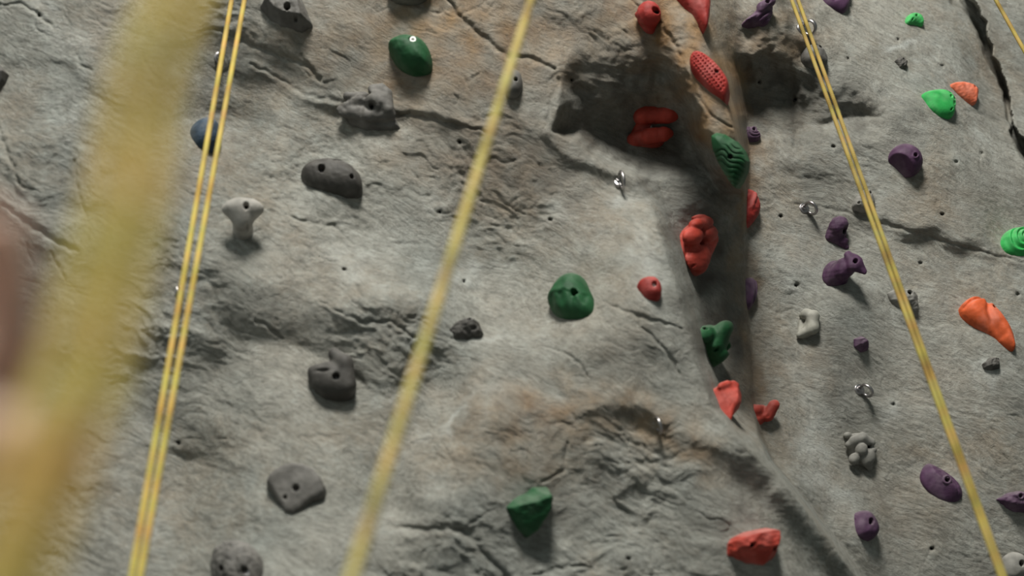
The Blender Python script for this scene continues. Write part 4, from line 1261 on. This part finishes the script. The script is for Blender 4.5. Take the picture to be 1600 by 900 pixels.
def hang(x0, y0, x1, y1, hd, up=.5, down=.6):
    """a rope hanging a level distance hd from the lens, seen through two surveyed places, run on past both"""
    q = []
    for x, y in ((x0, y0), (x1, y1)):
        r_ = ray(x, y); q.append(CAM + r_ * hd / math.hypot(r_[0], r_[1]))
    a, b = q
    return [a + (a - b) * up, b + (b - a) * down]


GRP = 'yellow climbing ropes'
rope(hang(362, 0, 206, 900, 1.62), .0050, M_ROPE2, 'left strand of the double yellow rope passing the blue gray hold', GRP)
rope(hang(382, 0, 219, 900, 1.60), .0050, M_ROPE2, 'right strand of the double yellow rope passing the blue gray hold', GRP)
rope(hang(1237, 0, 1563, 900, 2.08), .0050, M_ROPE3, 'left strand of the double yellow rope crossing the right face', GRP)
rope(hang(1247, 0, 1569, 900, 2.10), .0050, M_ROPE3, 'right strand of the double yellow rope crossing the right face', GRP)
rope(hang(1556, 0, 1601, 80, 2.5, up=4, down=9), .0053, M_ROPE3, 'single yellow rope cutting across the top right corner', GRP)
a, b = at(830, 0, 1.62), at(550, 900, .95)
rope([a + (a - b) * .5, b + (b - a) * .35], .0052, M_ROPE, 'single thick yellow rope slanting across the middle of the wall', GRP)
def level(x, y, hd):
    r_ = ray(x, y); return CAM + r_ * hd / math.hypot(r_[0], r_[1])


near = [(352, -230), (254, -10), (197, 133), (168, 300), (127, 450), (88, 600), (42, 705), (12, 790), (-24, 880), (-105, 1080), (-190, 1280)]
rope([level(x, y, .300) for x, y in near], .0056, M_ROPE2, 'very close blurred yellow rope at the left edge, the strand nearer the hand', GRP, .002)
rope([level(x + 68 + (y - 400) * .02, y + 8, .309) for x, y in near], .0056, M_ROPE2, 'very close blurred yellow rope at the left edge, the strand farther from the hand', GRP, .002)


# ---------------------------------------------------------------- the person reaching for the near rope
def mat_skin():
    m, t, b, N, L = nt('skin')
    tc = N.new('ShaderNodeTexCoord'); n = N.new('ShaderNodeTexNoise'); n.inputs['Scale'].default_value = 30; n.inputs['Detail'].default_value = 4
    L.new(tc.outputs['Object'], n.inputs['Vector'])
    r = N.new('ShaderNodeValToRGB'); r.color_ramp.elements[0].color = (.70, .42, .32, 1); r.color_ramp.elements[1].color = (.84, .58, .47, 1)
    r.color_ramp.elements[0].position = .3; r.color_ramp.elements[1].position = .7
    L.new(n.outputs['Fac'], r.inputs['Fac']); L.new(r.outputs['Color'], b.inputs['Base Color'])
    b.inputs['Roughness'].default_value = .5; b.inputs['Subsurface Weight'].default_value = .05
    b.inputs['Subsurface Radius'].default_value = (.012, .005, .003)
    return m


def mat_cloth(name, c):
    m, t, b, N, L = nt(name)
    tc = N.new('ShaderNodeTexCoord'); n = N.new('ShaderNodeTexNoise'); n.inputs['Scale'].default_value = 60; n.inputs['Detail'].default_value = 5
    L.new(tc.outputs['Object'], n.inputs['Vector'])
    r = N.new('ShaderNodeValToRGB'); r.color_ramp.elements[0].color = (*[v * .7 for v in c], 1); r.color_ramp.elements[1].color = (*[v * 1.3 for v in c], 1)
    L.new(n.outputs['Fac'], r.inputs['Fac']); L.new(r.outputs['Color'], b.inputs['Base Color']); b.inputs['Roughness'].default_value = .9
    return m


def skin_mesh(name, chains, mat, root, parent=None, levels=2):
    """chains of (point, radius); points of the same key are shared; grown into one surface"""
    V = []; E = []; R = []; key = {}
    def vid(k, p, r):
        if k in key: return key[k]
        key[k] = len(V); V.append(tuple(p)); R.append(r if isinstance(r, tuple) else (r, r)); return key[k]
    for ch in chains:
        prev = None
        for k, p, r in ch:
            i = vid(k, p, r)
            if prev is not None: E.append((prev, i))
            prev = i
    me = bpy.data.meshes.new(name); me.from_pydata(V, E, []); me.update()
    o = bpy.data.objects.new(name, me); COL.objects.link(o)
    if parent: o.parent = parent
    o.modifiers.new('skin', 'SKIN').use_smooth_shade = True
    sv = me.skin_vertices[0].data
    for i, r in enumerate(R): sv[i].radius = r
    for i in range(len(V)): sv[i].use_root = (i == key[root])
    sub = o.modifiers.new('smooth', 'SUBSURF'); sub.levels = levels; sub.render_levels = levels
    dg = bpy.context.evaluated_depsgraph_get()
    m2 = bpy.data.meshes.new_from_object(o.evaluated_get(dg))
    o.modifiers.clear(); o.data = m2; m2.name = name
    m2.materials.clear(); m2.materials.append(mat)
    m2.polygons.foreach_set('use_smooth', [True] * len(m2.polygons))
    return o


def build_person():
    px, py = -.62, -.04
    W = lambda x, y, z: np.array((px + x, py + y, z))
    pelvis, waist, chest, nb = W(0, 0, .96), W(0, .0, 1.12), W(0, -.01, 1.32), W(0, -.01, 1.45)
    nk, hd, ht = W(0, .0, 1.53), W(0, .02, 1.62), W(0, .0, 1.70)
    shR, shL = W(.165, 0, 1.41), W(-.165, 0, 1.41)
    A = lambda x, y, d: at(x + 26, y + 14, d)
    wr, palm = A(-175, 790, .40), A(-110, 640, .405)
    elb = np.array((-.37, .10, 1.53))
    ch = [[('pel', pelvis, (.145, .11)), ('waist', waist, (.125, .095)), ('chest', chest, (.15, .105)), ('nb', nb, .07), ('nk', nk, .056), ('hd', hd, (.078, .095)), ('ht', ht, (.066, .08))],
          [('chest', 0, 0), ('shR', shR, .062), ('elb', elb, .044), ('fore', elb * .55 + wr * .45, .040), ('wr', wr, (.026, .022)), ('palm', palm, (.030, .018))],
          [('chest', 0, 0), ('shL', shL, .062), ('elL', W(-.24, .02, 1.14), .044), ('wrL', W(-.22, .14, .92), .027), ('paL', W(-.215, .17, .85), (.034, .017))]]
    for s, sx in (('R', 1), ('L', -1)):
        ch.append([('pel', 0, 0), ('hip' + s, W(.095 * sx, 0, .88), .09), ('kn' + s, W(.11 * sx, .01, .50), .060), ('cf' + s, W(.112 * sx, -.015, .34), .052),
                   ('an' + s, W(.115 * sx, -.02, .10), .038), ('to' + s, W(.13 * sx, .14, .05), (.035, .028))])
    # the raised right hand: four fingers and a thumb, each of its own length
    ch += [[('palm', 0, 0), ('i1', A(-8, 525, .400), .0105), ('i2', A(-2, 425, .402), .0088), ('i3', A(-14, 360, .400), .0078), ('i4', A(-36, 312, .396), .0066)],
           [('palm', 0, 0), ('m1', A(-62, 495, .410), .0105), ('m2', A(-64, 372, .414), .0088), ('m3', A(-82, 292, .412), .0078), ('m4', A(-108, 246, .405), .0066)],
           [('palm', 0, 0), ('r1', A(-116, 500, .418), .010), ('r2', A(-124, 385, .424), .0083), ('r3', A(-144, 312, .421), .0073), ('r4', A(-168, 270, .413), .0062)],
           [('palm', 0, 0), ('l1', A(-168, 528, .424), .009), ('l2', A(-182, 438, .430), .0074), ('l3', A(-200, 384, .427), .0065), ('l4', A(-220, 348, .420), .0056)],
           [('palm', 0, 0), ('t1', A(-40, 668, .394), .0145), ('t2', A(28, 690, .388), .0115), ('t3', A(78, 722, .386), .0098), ('t4', A(112, 750, .387), .0078)]]
    # the lowered left hand
    for k, (fx, ln, rr) in enumerate(((.018, .075, .008), (.004, .085, .0082), (-.010, .078, .0078), (-.023, .06, .0068))):
        b0 = W(-.215 + fx, .185, .80)
        ch.append([('paL', 0, 0), ('a%d' % k, b0, rr + .001), ('b%d' % k, b0 + np.array((0, .012, -ln * .5)), rr), ('c%d' % k, b0 + np.array((0, .004, -ln)), rr * .8)])
    ch.append([('paL', 0, 0), ('th0', W(-.185, .195, .845), .011), ('th1', W(-.172, .215, .80), .0085)])
    body = skin_mesh('person', ch, mat_skin(), 'pel')
    tag(body, 'person reaching up with one bare hand, blurred at the left edge beside the close rope', 'person')
    sh = mat_cloth('charcoal_jersey', (.05, .055, .06)); tr = mat_cloth('navy_canvas', (.03, .04, .07)); ha = mat_cloth('brown_hair', (.05, .03, .02)); sc = mat_cloth('gray_shoe', (.10, .10, .11))
    k = .014
    skin_mesh('shirt', [[('pel', pelvis + (0, 0, -.02), (.155 + k, .12 + k)), ('waist', waist, (.135 + k, .105 + k)), ('chest', chest, (.158 + k, .112 + k)), ('nb', nb - (0, 0, .02), .075)],
                        [('chest', 0, 0), ('shR', shR, .074), ('e', shR * .45 + elb * .55, .062)], [('chest', 0, 0), ('shL', shL, .074), ('f', W(-.205, .01, 1.24), .062)]], sh, 'pel', body)
    skin_mesh('trousers', [[('pel', pelvis, (.152, .118)), ('h' + s, W(.095 * q, 0, .86), .103), ('k' + s, W(.11 * q, .01, .50), .075), ('a' + s, W(.115 * q, -.02, .13), .058)] for s, q in (('R', 1), ('L', -1))], tr, 'pel', body)
    for q in (1, -1):
        skin_mesh('shoe', [[('h', W(.115 * q, -.05, .05), (.042, .046)), ('m', W(.122 * q, .05, .05), (.045, .044)), ('t', W(.132 * q, .17, .04), (.042, .034))]], sc, 'h', body)
    skin_mesh('hair', [[('a', W(0, -.065, 1.60), (.06, .05)), ('b', W(0, -.045, 1.68), (.076, .072)), ('c', W(0, .03, 1.735), (.062, .05))]], ha, 'b', body)
    fm = mat_cloth('lip', (.36, .13, .10)); em = mat_cloth('eye', (.03, .025, .02))
    skin_mesh('nose', [[('a', W(0, .098, 1.665), .010), ('b', W(0, .125, 1.62), .015)]], body.data.materials[0], 'a', body)
    skin_mesh('mouth', [[('a', W(-.022, .100, 1.575), .007), ('m', W(0, .110, 1.575), .009), ('b', W(.022, .100, 1.575), .007)]], fm, 'm', body)
    for q in (1, -1):
        skin_mesh('eye', [[('a', W(.024 * q, .097, 1.648), .010), ('b', W(.038 * q, .090, 1.648), .009)]], em, 'a', body)
        skin_mesh('ear', [[('a', W(.078 * q, .015, 1.66), .014), ('b', W(.080 * q, .018, 1.61), .010)]], body.data.materials[0], 'a', body)


build_person()

# ---------------------------------------------------------------- padded floor of the hall
fl = mesh_obj('floor', [(-7, -7, 0), (8, -7, 0), (8, 7, 0), (-7, 7, 0)], [(0, 1, 2, 3)], mat_cloth('gray_floor_pad', (.16, .17, .17)))
fl['kind'] = 'structure'
